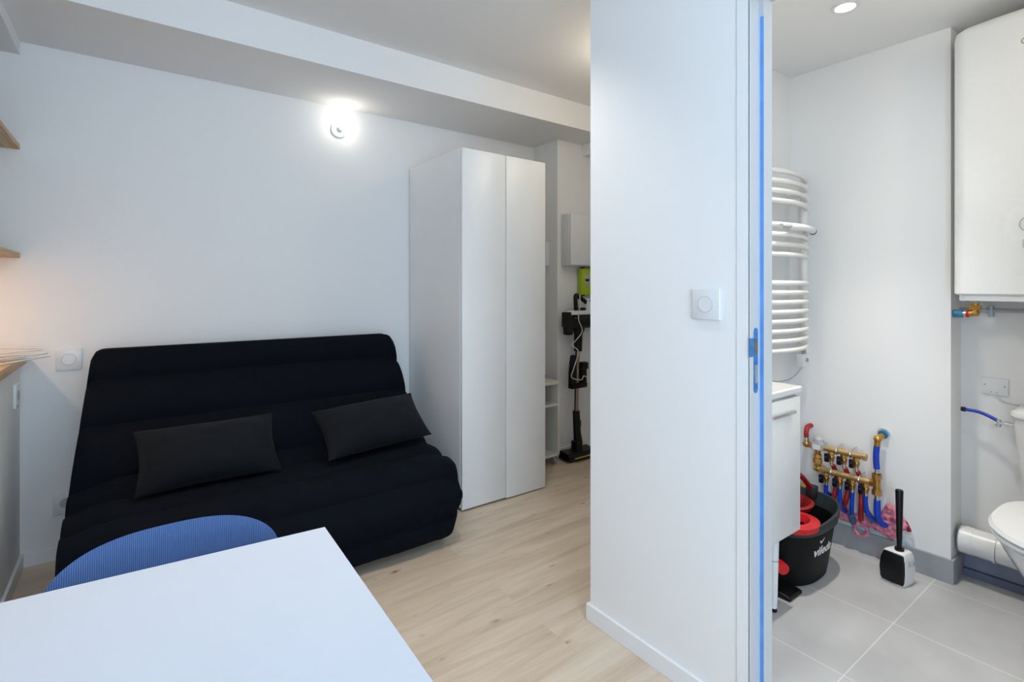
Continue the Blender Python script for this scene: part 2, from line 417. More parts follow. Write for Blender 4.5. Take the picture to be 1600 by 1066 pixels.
wf2 = B()
for y0, y1 in ((-1.85, -1.79), (-.81, -.75)): wf2.box(-1.73, -1.67, y0, y1, .25, 2.3)
for z0, z1 in ((.25, .31), (2.24, 2.3)): wf2.box(-1.73, -1.67, -1.79, -.81, z0, z1)
wn2 = struct('added_side_window', wf2, M['frame'], 'added narrow white side window behind the camera, for fill light', 'window')  # unseen second window, added to bring in more light from the left
p_ = B().box(-1.703, -1.697, -1.8, -.8, .3, 2.25).obj('pane', M['pane'], None); p_.parent = wn2

# baseboards
def bb(name, boxes, m, label):
    b = B()
    for q in boxes: b.box(*q)
    return struct(name, b, m, label, 'baseboard', bevel=.002)
H_ = .061
bb('baseboard_back', [(WL + .012, 1.46, BK - .012, BK, 0, H_), (2.067, 2.517, BK - .012, BK, 0, H_)], M['trim'], 'white baseboard under the wall behind the sofa')
bb('baseboard_left', [(WL, WL + .012, -.6, BK, 0, H_)], M['trim'], 'white baseboard along the left half wall')
bb('baseboard_partition', [(PX0 - .012, PX0, DY1 + .036, PE + .012, 0, H_), (PX0, 2.865, PE, PE + .012, 0, H_), (PX0 - .012, PX0, YW, DY0 - .036, 0, H_)], M['trim'],
   'white baseboard wrapping the partition wall corner')
bb('baseboard_corner', [(2.505, 2.517, 2.841, BK - .012, 0, H_), (2.517, 2.865, 2.841, 2.853, 0, H_), (2.853, 2.865, PE + .012, 2.841, 0, H_)], M['trim'],
   'white baseboard behind the stick vacuum')
bb('baseboard_bathroom', [(BX - .012, BX, RE - .012, FARB, 0, .10), (BX, RX, RE - .012, RE, 0, .10)], M['plinth'], 'grey tile plinth below the brass manifold')
bb('baseboard_toilet', [(RX - .012, RX, -.7, RE - .012, .032, .106)], M['plinth_blue'], 'bluish grey tile plinth below the white drain pipe')
bb('trim_3', [(RX - .026, RX, -.7, RE - .012, 0, .031)], M['plinth_dark'], 'dark grey lower lip of the plinth')
bb('baseboard_bathroom_far', [(PX1, BX - .012, FARB - .012, FARB, 0, .10)], M['plinth'], 'grey tile plinth along the far bathroom wall')

# door frame
fr = B()
fr.box(PX0 - .003, PX1 + .003, DY1 - .004, DY1, 0, DZ)                 # jamb face
fr.box(PX0 - .003, PX1 + .003, DY0, DY0 + .004, 0, DZ)
fr.box(PX0 - .003, PX1 + .003, DY0, DY1, DZ - .004, DZ)
fr.box(1.4305, PX1 + .003, DY1 - .017, DY1 - .004, 0, DZ - .004)       # stop
fr.box(1.4305, PX1 + .003, DY0 + .004, DY0 + .017, 0, DZ - .004)
fr.box(1.4305, PX1 + .003, DY0 + .004, DY1 - .004, DZ - .017, DZ - .004)
door = struct('door_1', fr, M['frame'], 'white metal door frame with blue film opening to the bathroom', 'door', bevel=.0008)
def kid(o, par, label=None):
    o.parent = par
    if label: o['label'] = label
    return o
kid(B().box(PX0 - .003, PX0, DY1 - .003, DY1 + .034, 0, DZ + .034).obj('casing', M['trim'], None, smooth=False), door)
kid(B().box(PX0 - .003, PX0, DY0 - .034, DY0 + .003, 0, DZ + .034).obj('casing', M['trim'], None, smooth=False), door)
kid(B().box(PX0 - .003, PX0, DY0 + .003, DY1 - .003, DZ, DZ + .034).obj('casing', M['trim'], None, smooth=False), door)
kid(B().box(1.4293, 1.4303, DY1 - .0172, DY1 - .0045, 0.0, 2.005).obj('protective_film', M['film'], None, smooth=False), door, 'bright blue protective film strip')
kid(B().box(1.4275, 1.4300, DY1 - .0065, DY1 - .004, 0.0, 2.03).obj('seal', M['film_light'], None, smooth=False), door, 'pale blue edge of the film')
sp = B()
Yp = DY1 - .0052
def plate_pts(z0, z1, x0=1.399, x1=1.421, n=8):
    c = (x0 + x1) / 2; r = (x1 - x0) / 2; out = []
    for k in range(n + 1): out.append((c + r * math.cos(math.pi * k / n), Yp, z1 - r + r * math.sin(math.pi * k / n)))
    for k in range(n + 1): out.append((c + r * math.cos(math.pi + math.pi * k / n), Yp, z0 + r + r * math.sin(math.pi + math.pi * k / n)))
    return out
strike = kid(sp.prism(plate_pts(.945, 1.128), (0, .0012, 0)).box(PX0 - .008, 1.400, Yp - .001, Yp + .0012, 1.048, 1.100)
             .obj('strike_plate', M['film_steel'], None, smooth=False), door, 'blue filmed strike plate')
subpart(B().box(1.4025, 1.4185, Yp - .0012, Yp - .0002, 1.054, 1.096).obj('latch_slot', M['steel_brown'], None, smooth=False), strike)
subpart(B().box(1.4035, 1.4180, Yp - .0012, Yp - .0002, .973, 1.024).obj('bolt_slot', M['grey_print'], None, smooth=False), strike)
# the leaf stands open against the partition, outside the view
lf = kid(B().box(1.325, 1.362, -.80, -.04, .01, 2.06).obj('door_leaf', M['frame'], None, smooth=False), door)
subpart(B().tube([(1.325, -.74, 1.03), (1.275, -.74, 1.03), (1.275, -.62, 1.03)], .009).obj('door_handle', M['steel'], None), lf)
kid(B().tube([(1.372, -.03, .30), (1.372, -.03, .38)], .008).tube([(1.372, -.03, 1.70), (1.372, -.03, 1.78)], .008).obj('hinge', M['steel'], None), door)

# ------------------------------------------------------------------ switches and sockets
def round_switch(label, c, axis, w=.09, group=None, hh=.09):
    """c centre on the wall plane; axis '-y' or '-x' is the way it faces"""
    t = thing('light_switch', label, 'switch', c, group)
    x, y, z = c; h = w / 2; v = hh / 2
    if axis == '-y':
        B().box(x - h, x + h, y - .010, y, z - v, z + v, .002).obj('plate', M['white_plastic'], t)
        B().tube([(x, y - .0105, z), (x, y - .0125, z)], w * .27, 28).obj('rocker', M['white_plastic'], t)
        rg = B(); rg.tube([(x + math.cos(a) * w * .28, y - .0105, z + math.sin(a) * w * .28) for a in [2 * math.pi * k / 32 for k in range(33)]], .0009, 6)
        rg.obj('ring', M['light_print'], t)
    else:
        B().box(x - .010, x, y - h, y + h, z - v, z + v, .002).obj('plate', M['white_plastic'], t)
        B().tube([(x - .0105, y, z), (x - .0125, y, z)], w * .25, 28).obj('rocker', M['white_plastic'], t)
        rg = B(); rg.tube([(x - .0102, y + math.cos(a) * w * .26, z + math.sin(a) * w * .26) for a in [2 * math.pi * k / 32 for k in range(33)]], .0006, 6)
        rg.obj('ring', M['light_print'], t)
    return t
round_switch('white square light switch on the partition beside the bathroom door', (PX0, .894, 1.191), '-x')
round_switch('white square switch on the wall at the sofa back upper left corner', (-.231, BK, .911), '-y', .092, None, .098)
t = thing('wall_socket', 'white power socket low on the wall behind the sofa left edge', 'socket', (-.241, BK, .255))
B().box(-.287, -.195, BK - .012, BK, .207, .303, .002).obj('plate', M['white_plastic'], t)
B().tube([(-.241, BK - .0125, .255), (-.241, BK - .0135, .255)], .022, 24).obj('socket_well', M['light_print'], t)
t = thing('wall_socket', 'slim white power socket high on the left half wall under the counter', 'socket', (WL, 3.0, .78))
B().box(WL, WL + .011, 2.955, 3.045, .735, .838, .002).obj('plate', M['white_plastic'], t)
B().tube([(WL + .0115, 3.0, .786), (WL + .013, 3.0, .786)], .020, 24).obj('socket_well', M['light_print'], t)
B().box(WL + .011, WL + .0145, 2.963, 2.972, .740, .750).obj('pilot_lamp', M['grey_print'], t)

# ------------------------------------------------------------------ left recess: shelves, counter, hangers
t = tag(B().box(WL - .42, WL, 1.2, BK, 1.852, 1.874, .002).obj('wooden_shelf', M['pine'], None), 'upper pine shelf fixed in the recess under the ceiling', 'shelf', 'pine shelves in the recess')
tl = thing('wooden_shelf', 'lower pine shelf in the recess, at eye height above the counter', 'shelf', (WL - .2, 2.2, 1.372), 'pine shelves in the recess')
B().box(WL - .42, WL, 1.2, BK, 1.372, 1.396, .002).obj('board', M['pine'], tl)
B().box(WL - .36, WL - .34, 1.4, 2.95, 1.364, 1.372).obj('led_strip', M['led'], tl)
l_ = area('shelf_led', (WL - .25, 2.45, 1.355), (0, 0, 0), .03, 1.0, 2.3, (1.0, .72, .47))
tag(B().box(WL - .42, WL + .022, -.6, BK, .906, .944, .003).obj('wooden_counter', M['pine'], None), 'pine counter board capping the left half wall', 'counter')

def hanger(loc, rz, tilt, label):
    t = thing('clothes_hanger', label, 'hanger', loc, 'white hangers on the counter')
    pts = [(-.19, -.10, 0), (-.185, -.115, 0), (.185, -.115, 0), (.19, -.10, 0), (.02, .0, 0), (0, .008, 0), (-.02, 0, 0), (-.19, -.10, 0)]
    a = B().tube([Vector(p) for p in pts], .0035, 8).obj('frame', M['white_plastic'], None)
    hk = smooth_path([(0, .008, 0), (0, .03, 0), (.018, .048, .004), (.02, .07, .01), (0, .085, .012), (-.02, .072, .01)], 5)
    b = B().tube(hk, .0018, 8).obj('hook', M['steel'], None)
    for o in (a, b): o.parent = t
    t.rotation_euler = (tilt[0], tilt[1], rz)
    return t
hanger((-.47, 2.84, .949), math.radians(62), (0, 0), 'white clothes hanger lying flat at the counter end')
hanger((-.50, 2.93, .957), math.radians(50), (0, 0), 'white clothes hanger lying crosswise on top of another hanger')
hanger((-.53, 3.02, .995), math.radians(35), (math.radians(12), math.radians(0)), 'white clothes hanger propped up highest against the wall')

# ------------------------------------------------------------------ wall lamp
t = thing('wall_lamp', 'small lit globe wall lamp above the sofa', 'lamp', (1.005, BK, 2.19))
B().tube([(1.005, BK, 2.19), (1.005, BK - .012, 2.19), (1.005, BK - .020, 2.19)], [.046, .044, .020], 32).obj('rosette', M['white_plastic'], t)
B().tube([(1.005, BK - .018, 2.19), (1.010, BK - .045, 2.198)], .018, 20).obj('socket', M['white_plastic'], t)
bl = B().ball((1.018, BK - .085, 2.213), .035, 24).obj('bulb', M['bulb_wall'], t)

# ------------------------------------------------------------------ wardrobe
t = thing('wardrobe', 'tall white two-door wardrobe right of the black sofa', 'wardrobe', (1.765, 2.8, 0))
B().box(1.468, 1.486, 2.478, 3.118, .018, 2.018).obj('side_panel', M['wardrobe'], t, smooth=False)
B().box(2.047, 2.065, 2.478, 3.118, .018, 2.018).obj('side_panel', M['wardrobe'], t, smooth=False)
B().box(1.486, 2.047, 2.478, 3.118, 2.0, 2.018).obj('top_panel', M['wardrobe'], t, smooth=False)
B().box(1.486, 2.047, 3.108, 3.118, .018, 2.0).obj('back_panel', M['wardrobe'], t, smooth=False)
B().box(1.475, 2.058, 2.49, 3.11, 0, .03).obj('plinth', M['painted_gap_shade'], t, smooth=False)  # dark colour paints the shade in the gap under the doors
B().box(1.4695, 1.7645, 2.456, 2.474, .012, 2.016, .001).obj('door', M['wardrobe'], t)
B().box(1.7675, 2.0645, 2.453, 2.471, .008, 2.014, .001).obj('door', M['wardrobe'], t)

# ------------------------------------------------------------------ sofa bed
def sofa():
    t = thing('sofa_bed', 'black quilted folding sofa bed against the white wall', 'sofa', (.55, 2.6, 0))
    # closed profile (y, z, seam?) running from rear bottom over the top to the front bottom
    P = [(3.03, .06, 0), (3.05, .50, 0), (3.07, .88, 0), (3.06, .935, 0), (3.02, .962, 0), (2.965, .955, 0), (2.935, .925, 0),
         (2.900, .845, 1), (2.790, .665, 1), (2.665, .475, 1), (2.52, .430, 1), (2.335, .425, 1), (2.215, .395, 0), (2.165, .335, 1),
         (2.135, .245, 0), (2.140, .155, 1), (2.175, .05, 0), (2.22, .03, 0)]
    prof = []
    for i in range(len(P) - 1):
        a, b = P[i], P[i + 1]; n = 8 if i >= 6 else 4
        for k in range(n):
            u = k / n; prof.append((a[0] + (b[0] - a[0]) * u, a[1] + (b[1] - a[1]) * u, i, u))
    prof.append((P[-1][0], P[-1][1], len(P) - 2, 1.0))
    # seam positions by arc
    def puff(i, u):
        # distance to nearest seam along segments
        j0 = i
        acc = u
        L = 0; R = 0
        k = i; a = u * math.dist(P[i][:2], P[i + 1][:2]); left = a
        while k > 0 and not P[k][2]:
            k -= 1; left += math.dist(P[k][:2], P[k + 1][:2])
        okl = P[k][2]
        k = i + 1; right = (1 - u) * math.dist(P[i][:2], P[i + 1][:2])
        while k < len(P) - 1 and not P[k][2]:
            right += math.dist(P[k][:2], P[k + 1][:2]); k += 1
        okr = P[k][2]
        d = min(left if okl else 9, right if okr else 9)
        return d
    N_ = 96
    X0, X1 = -.200, 1.305
    rings = []
    cen = Vector((0, 2.75, .38))
    for s in range(N_ + 1):
        f = s / N_
        x = X0 + (X1 - X0) * f
        e = min(f, 1 - f) * (X1 - X0)           # distance from an end
        ring = []
        shr = 0.0
        if e < .055: shr = .045 * (1 - math.sqrt(max(0, 1 - ((.055 - e) / .055) ** 2)))
        for (y, z, i, u) in prof:
            d = puff(i, u)
            pf = .030 * (1 - math.exp(-d / .030)) - .018 if i >= 5 else 0
            # outward normal estimate from the profile
            ta = Vector((P[i + 1][0] - P[i][0], P[i + 1][1] - P[i][1])).normalized()
            nrm = Vector((ta.y * -1, ta.x)) * 1
            if i >= 5: out = Vector((-abs(nrm.x) if nrm.x < 0 or True else 0, abs(nrm.y) if z > .2 and i < 13 else -.1))
            else: out = Vector((0, 0))
            w = noise.noise(Vector((x * 5, y * 6, z * 6))) * .010 + noise.noise(Vector((x * 16, y * 9, z * 9))) * .004
            if i >= 14: w += noise.noise(Vector((x * 30 + z * 18, 3, z * 3))) * .009     # gathered lower edge
            if d < .05: w += noise.noise(Vector((x * 42, y * 3, 5))) * .0035
            yy = y + out.x * (pf + w) ; zz = z + out.y * (pf + w)
            # ends droop on the seat
            if 9 <= i <= 13: zz -= .045 * max(0, 1 - e / .16) ** 2
            # top narrower than the base; front bottom right tucked in
            cx = (X0 + X1) / 2 + .0
            nar = 1 - .058 * max(0, (zz - .42) / .54) - (.075 * max(0, (.20 - zz) / .2) if i >= 12 else 0)
            xx = cx + .012 * max(0, (zz - .42) / .54) + (x - cx) * nar
            py = yy + (cen.y - yy) * shr * 2.2 if i >= 5 else yy
            pz = zz + (cen.z - zz) * shr * 1.6 if i >= 3 else zz
            if i < 3: pz = zz + (cen.z - zz) * shr * .6
            ring.append((xx, py, pz))
        rings.append(ring)
    b = B()
    b.loft(rings, cap=True, closed=True)
    b.obj('quilted_cover', M['black_fabric'], t)
    for (x, y) in ((-.05, 2.3), (1.14, 2.3), (-.05, 2.95), (1.14, 2.95)):
        B().tube([(x, y, 0), (x, y, .08)], .02, 12).obj('leg', M['black_plastic'], t)
    return t
sofa()

def cushion(label, c, ux, uy, w, h, th, seed, squash=0.0):
    ux = Vector(ux).normalized(); uy = Vector(uy); uy = (uy - ux * uy.dot(ux)).normalized(); un = ux.cross(uy)
    n = 28; b = B(); grid = {}
    for side in (1, -1):
        for i in range(n + 1):
            for j in range(n + 1):
                a = 2 * i / n - 1; d = 2 * j / n - 1
                if side == -1 and (i in (0, n) or j in (0, n)):
                    grid[(side, i, j)] = grid[(1, i, j)]; continue
                prof = (max(0, 1 - abs(a) ** 2.4) * max(0, 1 - abs(d) ** 2.2)) ** .75
                pin = 1 - .08 * (1 - abs(d) ** 2) * (abs(a) ** 3) ; pin2 = 1 - .10 * (1 - abs(a) ** 2) * (abs(d) ** 3)
                wr = noise.noise(Vector((a * 3 + seed, d * 3, side))) * .10
                wr += .10 * noise.noise(Vector((a * 10 + seed, d * 4, side * 2))) * (abs(a) ** 2)
                p = Vector(c) + ux * (a * w / 2 * pin) + uy * (d * h / 2 * pin2) + un * (side * th / 2 * prof * (1 + wr))
                grid[(side, i, j)] = b.bm.verts.new(p)
    for side in (1, -1):
        for i in range(n):
            for j in range(n):
                q = [grid[(side, i, j)], grid[(side, i + 1, j)], grid[(side, i + 1, j + 1)], grid[(side, i, j + 1)]]
                try: b.bm.faces.new(q if side == 1 else q[::-1])
                except ValueError: pass
    o = b.obj('cushion', M['cushion_fabric'], None, sub=1)
    return tag(o, label, 'cushion', 'black cushions on the sofa bed')
cushion('black rectangular cushion on the left half of the sofa bed', (.268, 2.495, .555), (1, .02, 0), (-.02, .60, .72), .54, .285, .20, 1)
cushion('black rectangular cushion leaning at the right end of the sofa bed', (.975, 2.485, .562), (.97, .08, .035), (.04, .72, .66), .56, .285, .20, 5)

# ------------------------------------------------------------------ table
t = thing('dining_table', 'white rectangular table in the foreground', 'table', (-.03, .7, 0))
B().prism([(.320, 1.081, .722), (-.375, 1.137, .722), (-.385, .31, .722), (.293, .27, .722)], (0, 0, .028)).obj('tabletop', M['table'], t, smooth=False, bevel=.0015)
for x, y in ((.285, 1.04), (-.34, 1.09), (-.35, .36), (.255, .32)):
    B().box(x - .022, x + .022, y - .022, y + .022, 0, .722, .003).obj('leg', M['table'], t)

# ------------------------------------------------------------------ chair
def chair():
    t = thing('dining_chair', 'blue ribbed fabric chair tucked under the white table', 'chair', (.06, 1.05, 0))
    # padded backrest: curved shell with a rounded top outline
    n, m = 40, 14; b = B(); g = {}
    def outline(u):            # half height profile by u in -1..1
        a = abs(u)
        return (1 - a ** 3.4) ** .5
    cx = .062; hw = .188
    for side in (1, -1):
        for i in range(n + 1):
            ang = -math.pi / 2 + math.pi * i / n
            u = math.sin(ang)
            zt = .700 + .073 * outline(u); zb = .50 - .02 * outline(u)
            for j in range(m + 1):
                v = j / m
                if side == -1 and (i in (0, n) or j in (0, m)): g[(side, i, j)] = g[(1, i, j)]; continue
                z = zb + (zt - zb) * v
                thick = .024 * (max(0, 1 - abs(2 * v - 1) ** 5)) ** .5 * (max(0, 1 - abs(u) ** 8)) ** .5
                x = cx + hw * u * (1 - .10 * (1 - v))
                y = 1.222 - .055 * (abs(u) ** 2.2) + .03 * (z - .65) + side * thick * -.5
                g[(side, i, j)] = b.bm.verts.new((x, y, z))
    for side in (1, -1):
        for i in range(n):
            for j in range(m):
                q = [g[(side, i, j)], g[(side, i + 1, j)], g[(side, i + 1, j + 1)], g[(side, i, j + 1)]]
                try: b.bm.faces.new(q if side == 1 else q[::-1])
                except ValueError: pass
    bmesh.ops.remove_doubles(b.bm, verts=b.bm.verts[:], dist=.00005)
    b.obj('backrest', M['rib'], t)
    B().box(-.14, .264, .78, 1.20, .42, .475, .025, 4).obj('seat', M['rib'], t)
    for sx in (-1, 1):
        B().tube([(cx + sx * .15, 1.16, .43), (cx + sx * .15, 1.205, .52), (cx + sx * .14, 1.215, .60)], .011).obj('back_frame', M['black_plastic'], t)
        B().tube([(cx + sx * .15, .83, .43), (cx + sx * .18, .80, 0)], .011).obj('leg', M['black_plastic'], t)
        B().tube([(cx + sx * .15, 1.14, .43), (cx + sx * .18, 1.21, 0)], .011).obj('leg', M['black_plastic'], t)
chair()

# ------------------------------------------------------------------ hallway end: rolling shelf, vacuum, meter
t = thing('rolling_shelf', 'low cream open shelf unit on castors behind the wardrobe', 'shelf unit', (2.25, 2.9, 0))
B().box(2.405, 2.422, 2.72, 3.10, .065, .566, .001).obj('side_panel', M['cream'], t)
B().box(2.075, 2.092, 2.72, 3.10, .065, .566, .001).obj('side_panel', M['cream'], t)
B().box(2.075, 2.424, 2.715, 3.10, .566, .585, .001).obj('top_panel', M['cream'], t)
B().box(2.092, 2.405, 2.722, 3.09, .415, .432).obj('shelf_board', M['cream'], t)
B().box(2.075, 2.422, 2.72, 3.10, .065, .082).obj('bottom_panel', M['cream'], t)
B().box(2.092, 2.405, 3.085, 3.098, .082, .566).obj('back_panel', M['cream'], t)
for x, y in ((2.39, 2.75), (2.11, 2.75), (2.39, 3.06), (2.11, 3.06)):
    B().tube([(x - .010, y, .024), (x + .010, y, .024)], .024, 20).box(x - .013, x + .013, y - .012, y + .012, .04, .066).obj('castor', M['grey_print'], t)
t = thing('speaker', 'small black rounded speaker on top of the cream shelf unit', 'speaker', (2.30, 2.80, .585))
B().tube([(2.225, 2.80, .622), (2.235, 2.80, .622), (2.325, 2.80, .622), (2.337, 2.80, .622)], [.030, .037, .037, .030], 24).obj('body', M['black_plastic'], t)
B().tube([(2.337, 2.80, .622), (2.340, 2.80, .622)], .022, 20).obj('end_cap', M['grey_plastic'], t)

t = thing('intercom', 'small white intercom handset on the wall above the shelf unit', 'intercom', (2.517, 2.98, 1.49))
B().box(2.480, 2.517, 2.94, 3.02, 1.405, 1.585, .006).obj('body', M['white_plastic'], t)
B().box(2.4785, 2.480, 2.972, 2.982, 1.44, 1.53).obj('slot', M['grey_print'], t)

t = thing('fuse_cabinet', 'white fuse cabinet with shut cover on the entrance wall', 'fuse box', (2.70, 2.853, 1.59))
B().box(2.552, 2.86, 2.765, 2.853, 1.402, 1.782, .004).obj('body', M['white_plastic'], t)
B().box(2.556, 2.856, 2.750, 2.765, 1.408, 1.776, .003).obj('door', M['white_plastic'], t)
t = thing('meter_backboard', 'white mounting board behind the lime green meter', 'board', (2.79, 2.853, 1.15))
B().box(2.735, 2.862, 2.838, 2.853, .905, 1.400, .002).obj('panel', M['white_plastic'], t)
t = thing('electricity_meter', 'lime green electricity meter under the white fuse cabinet', 'meter', (2.78, 2.838, 1.28))
B().box(2.708, 2.858, 2.792, 2.838, 1.186, 1.386, .006).obj('body', M['lime'], t)
sc_ = B().box(2.735, 2.785, 2.788, 2.792, 1.255, 1.345, .001).obj('display_panel', M['steel'], t)
subpart(B().box(2.741, 2.779, 2.7865, 2.788, 1.288, 1.308).obj('screen', M['black_plastic'], t), sc_)
for x in (2.748, 2.770):
    subpart(B().box(x - .006, x + .006, 2.7865, 2.788, 1.262, 1.270).obj('button', M['grey_print'], t), sc_)
for z in (1.386, 1.177): B().box(2.735, 2.755, 2.81, 2.838, z, z + .009).obj('clip', M['black_plastic'], t)

def vacuum():
    t = thing('stick_vacuum', 'black and white cordless stick vacuum leaning by the entrance wall', 'vacuum cleaner', (2.61, 2.74, 0))
    hd = B().loft([[(x, y + .006 * math.cos(6.28 * (x - 2.48) / .26), z) for (y, z) in ((2.675, .012), (2.672, .045), (2.690, .064), (2.775, .072), (2.79, .05), (2.79, .012))] for x in [2.478 + .262 * k / 10 for k in range(11)]]).obj('floor_head', M['black_plastic'], t, bevel=.004)
    subpart(B().box(2.520, 2.705, 2.664, 2.669, .030, .038).obj('stripe', M['yellow'], t), hd)
    B().box(2.565, 2.600, 2.70, 2.76, .065, .135, .006).obj('pivot_housing', M['black_plastic'], t)
    B().tube([(2.618, 2.735, .055), (2.617, 2.74, .12), (2.612, 2.745, .19), (2.612, 2.755, .345)], [.032, .033, .028, .026], 20).obj('pivot', M['black_plastic'], t)
    B().box(2.632, 2.645, 2.735, 2.76, .225, .275, .003).obj('release_button', M['black_plastic'], t)
    B().tube([(2.614, 2.755, .33), (2.650, 2.775, .81)], .0135, 20).obj('tube', M['gold_tube'], t)
    B().tube([(2.603, 2.757, .33), (2.634, 2.777, .81)], .0065, 12).obj('cable_rail', M['black_plastic'], t)
    h = B().box(2.548, 2.700, 2.725, 2.775, .510, .548, .008).obj('accessory_holder', M['black_plastic'], t)
    subpart(B().loft([[(2.563 - a, 2.735, z), (2.601, 2.735, z), (2.601, 2.775, z), (2.563 - a, 2.775, z)] for a, z in ((.012, .515), (.010, .62), (.002, .70), (-.008, .745), (-.022, .752))]).obj('crevice_tool', M['black_plastic'], t, bevel=.004), h)
    subpart(B().box(2.655, 2.700, 2.73, 2.775, .54, .645, .008).box(2.648, 2.715, 2.725, 2.78, .64, .695, .012).obj('dusting_brush', M['black_plastic'], t), h)
    B().tube([(2.646, 2.772, .775), (2.652, 2.775, .90), (2.655, 2.776, .935), (2.66, 2.776, .99)], [.031, .032, .046, .050], 20).obj('neck', M['black_plastic'], t)
    mo = B().tube([(2.585, 2.775, 1.0), (2.60, 2.772, 1.0), (2.78, 2.745, 1.0), (2.80, 2.742, 1.0)], [.046, .056, .058, .050], 24).obj('motor_body', M['black_plastic'], t)
    B().loft([[(x, y, z) for (y, z) in ((2.735, .955), (2.735, 1.065), (2.80, 1.065), (2.80, .955))] for x in (2.51, 2.66)]).box(2.52, 2.57, 2.74, 2.80, .90, .96, .006).obj('dust_bin', M['black_plastic'], t, bevel=.012)
    subpart(B().tube([(2.742, 2.697, 1.0), (2.743, 2.686, 1.0)], .026, 24).obj('copper_cap', M['copper'], t), mo)
    B().loft([[(x, y, z) for (y, z) in ((2.72, 1.045), (2.72, zt), (2.80, zt), (2.80, 1.045))] for x, zt in ((2.545, 1.062), (2.57, 1.075), (2.69, 1.075), (2.70, 1.165), (2.76, 1.155), (2.785, 1.045))]).obj('white_shell', M['white_plastic'], t, bevel=.006)
    B().tube(smooth_path([(2.605, 2.745, 1.06), (2.597, 2.745, 1.14), (2.600, 2.745, 1.185), (2.63, 2.745, 1.175), (2.70, 2.745, 1.135), (2.712, 2.745, 1.11)], 6), .0155, 14).obj('handle', M['black_plastic'], t)
    B().box(2.645, 2.70, 2.735, 2.765, 1.07, 1.095, .006).obj('trigger', M['black_plastic'], t)
    B().box(2.715, 2.750, 2.716, 2.720, 1.140, 1.152).obj('button', M['black_plastic'], t)
    B().box(2.757, 2.764, 2.716, 2.719, 1.095, 1.125).obj('indicator', M['green_led'], t)
    pts = [(2.610, 2.715, 1.19), (2.60, 2.70, 1.12), (2.590, 2.70, 1.06), (2.585, 2.70, 1.01), (2.620, 2.70, .93), (2.575, 2.72, .86), (2.54, 2.73, .83), (2.60, 2.72, .78),
           (2.555, 2.72, .66), (2.535, 2.72, .60), (2.62, 2.71, .575), (2.65, 2.715, .60), (2.70, 2.72, .585), (2.74, 2.76, .66)]
    B().tube(smooth_path(pts, 6), .0032, 8).obj('charging_cable', M['cable'], t)
vacuum()

# ------------------------------------------------------------------ bathroom: vanity
t = thing('vanity_unit', 'white bathroom vanity cabinet on legs beside the door frame', 'vanity', (1.81, 1.14, 0))
B().box(1.52, 2.094, .968, FARB - .002, .300, .832, .002).obj('body', M['enamel'], t)
B().prism([(1.505, .948, .832), (2.108, .948, .832), (2.112, FARB - .002, .832), (1.505, FARB - .002, .832)], (0, 0, .026)).obj('washbasin_top', M['ceramic'], t, smooth=False, bevel=.006)
d1 = B().box(1.522, 2.092, .950, .966, .302, .822, .002).obj('door', M['enamel'], t)
subpart(B().box(1.86, 2.03, .934, .944, .764, .776, .003).box(1.87, 1.88, .940, .951, .766, .774).box(2.01, 2.02, .940, .951, .766, .774).obj('handle', M['steel'], t), d1)
for x in (1.60, 1.985):
    for y in (1.0, 1.26):
        lg = B().tube([(x, y, .300), (x, y, .014)], [.020, .0125], 20).obj('leg', M['enamel'], t)
        subpart(B().tube([(x, y, .014), (x, y, 0)], .0125, 20).obj('foot', M['black_plastic'], t), lg)
        subpart(B().tube([(x, y, .199), (x, y, .196)], .0182, 20).obj('ring', M['grey_print'], t), lg)
B().tube([(1.80, 1.24, .858), (1.80, 1.24, .93), (1.80, 1.20, .95), (1.80, 1.14, .94)], .012).obj('tap', M['chrome'], t)

# towel radiator
def radiator():
    t = thing('towel_radiator', 'white curved towel radiator on the far bathroom wall', 'radiator', (2.44, FARB, 1.3))
    X0, X1, Yr = 2.20, 2.690, 1.205
    for x in (X0, X1):
        B().tube([(x, Yr, .945), (x, Yr, .955), (x, Yr, 1.775), (x, Yr, 1.785)], [.010, .0165, .0165, .010], 18).obj('post', M['rad'], t)
        for z in (1.02, 1.70):
            B().tube([(x, Yr, z), (x, FARB - .001, z)], .009, 12).obj('wall_bracket', M['rad'], t)
    zs = [1.765 - .0445 * k for k in range(4)] + [1.525 - .0445 * k for k in range(4)] + [1.262 - .0437 * k for k in range(8)]
    for z in zs:
        pts = []
        for k in range(21):
            u = -1 + 2 * k / 20
            pts.append(((X0 + X1) / 2 + u * (X1 - X0) / 2, Yr - .012 - .055 * (1 - u * u), z))
        B().tube(pts, .0115, 12).obj('bar', M['rad'], t)
    c = B().box(2.645, 2.712, 1.185, 1.222, .848, .915, .006).obj('thermostat', M['white_plastic'], t)
    subpart(B().tube([(2.678, 1.184, .885), (2.678, 1.181, .885)], .010, 16).obj('dial', M['grey_print'], t), c)
    B().tube([(2.69, 1.205, .915), (2.69, 1.205, .950)], .010, 14).obj('coupling', M['grey_print'], t)
    B().tube(smooth_path([(2.66, 1.20, .85), (2.60, 1.22, .80), (2.52, 1.26, .785), (2.42, 1.29, .82), (2.36, 1.30, .88)], 6), .003, 8).obj('cable', M['grey_pipe'], t)
radiator()
t = thing('rolled_cloth', 'thin white roll with black ends lying on a radiator bar', 'cloth', (2.5, 1.14, 1.52))
pts = []
for k in range(13):
    u = -.35 + 1.25 * k / 12
    pts.append((2.445 + u * .245, 1.205 - .0425 - .055 * (1 - u * u), 1.515))
B().tube(pts, [.012] + [.0155] * 11 + [.013], 14).obj('roll', M['white_plastic'], t)
B().tube([pts[-1], (pts[-1][0] + .014, pts[-1][1] + .006, 1.515)], .0165, 14).obj('end_trim', M['black_matte'], t)
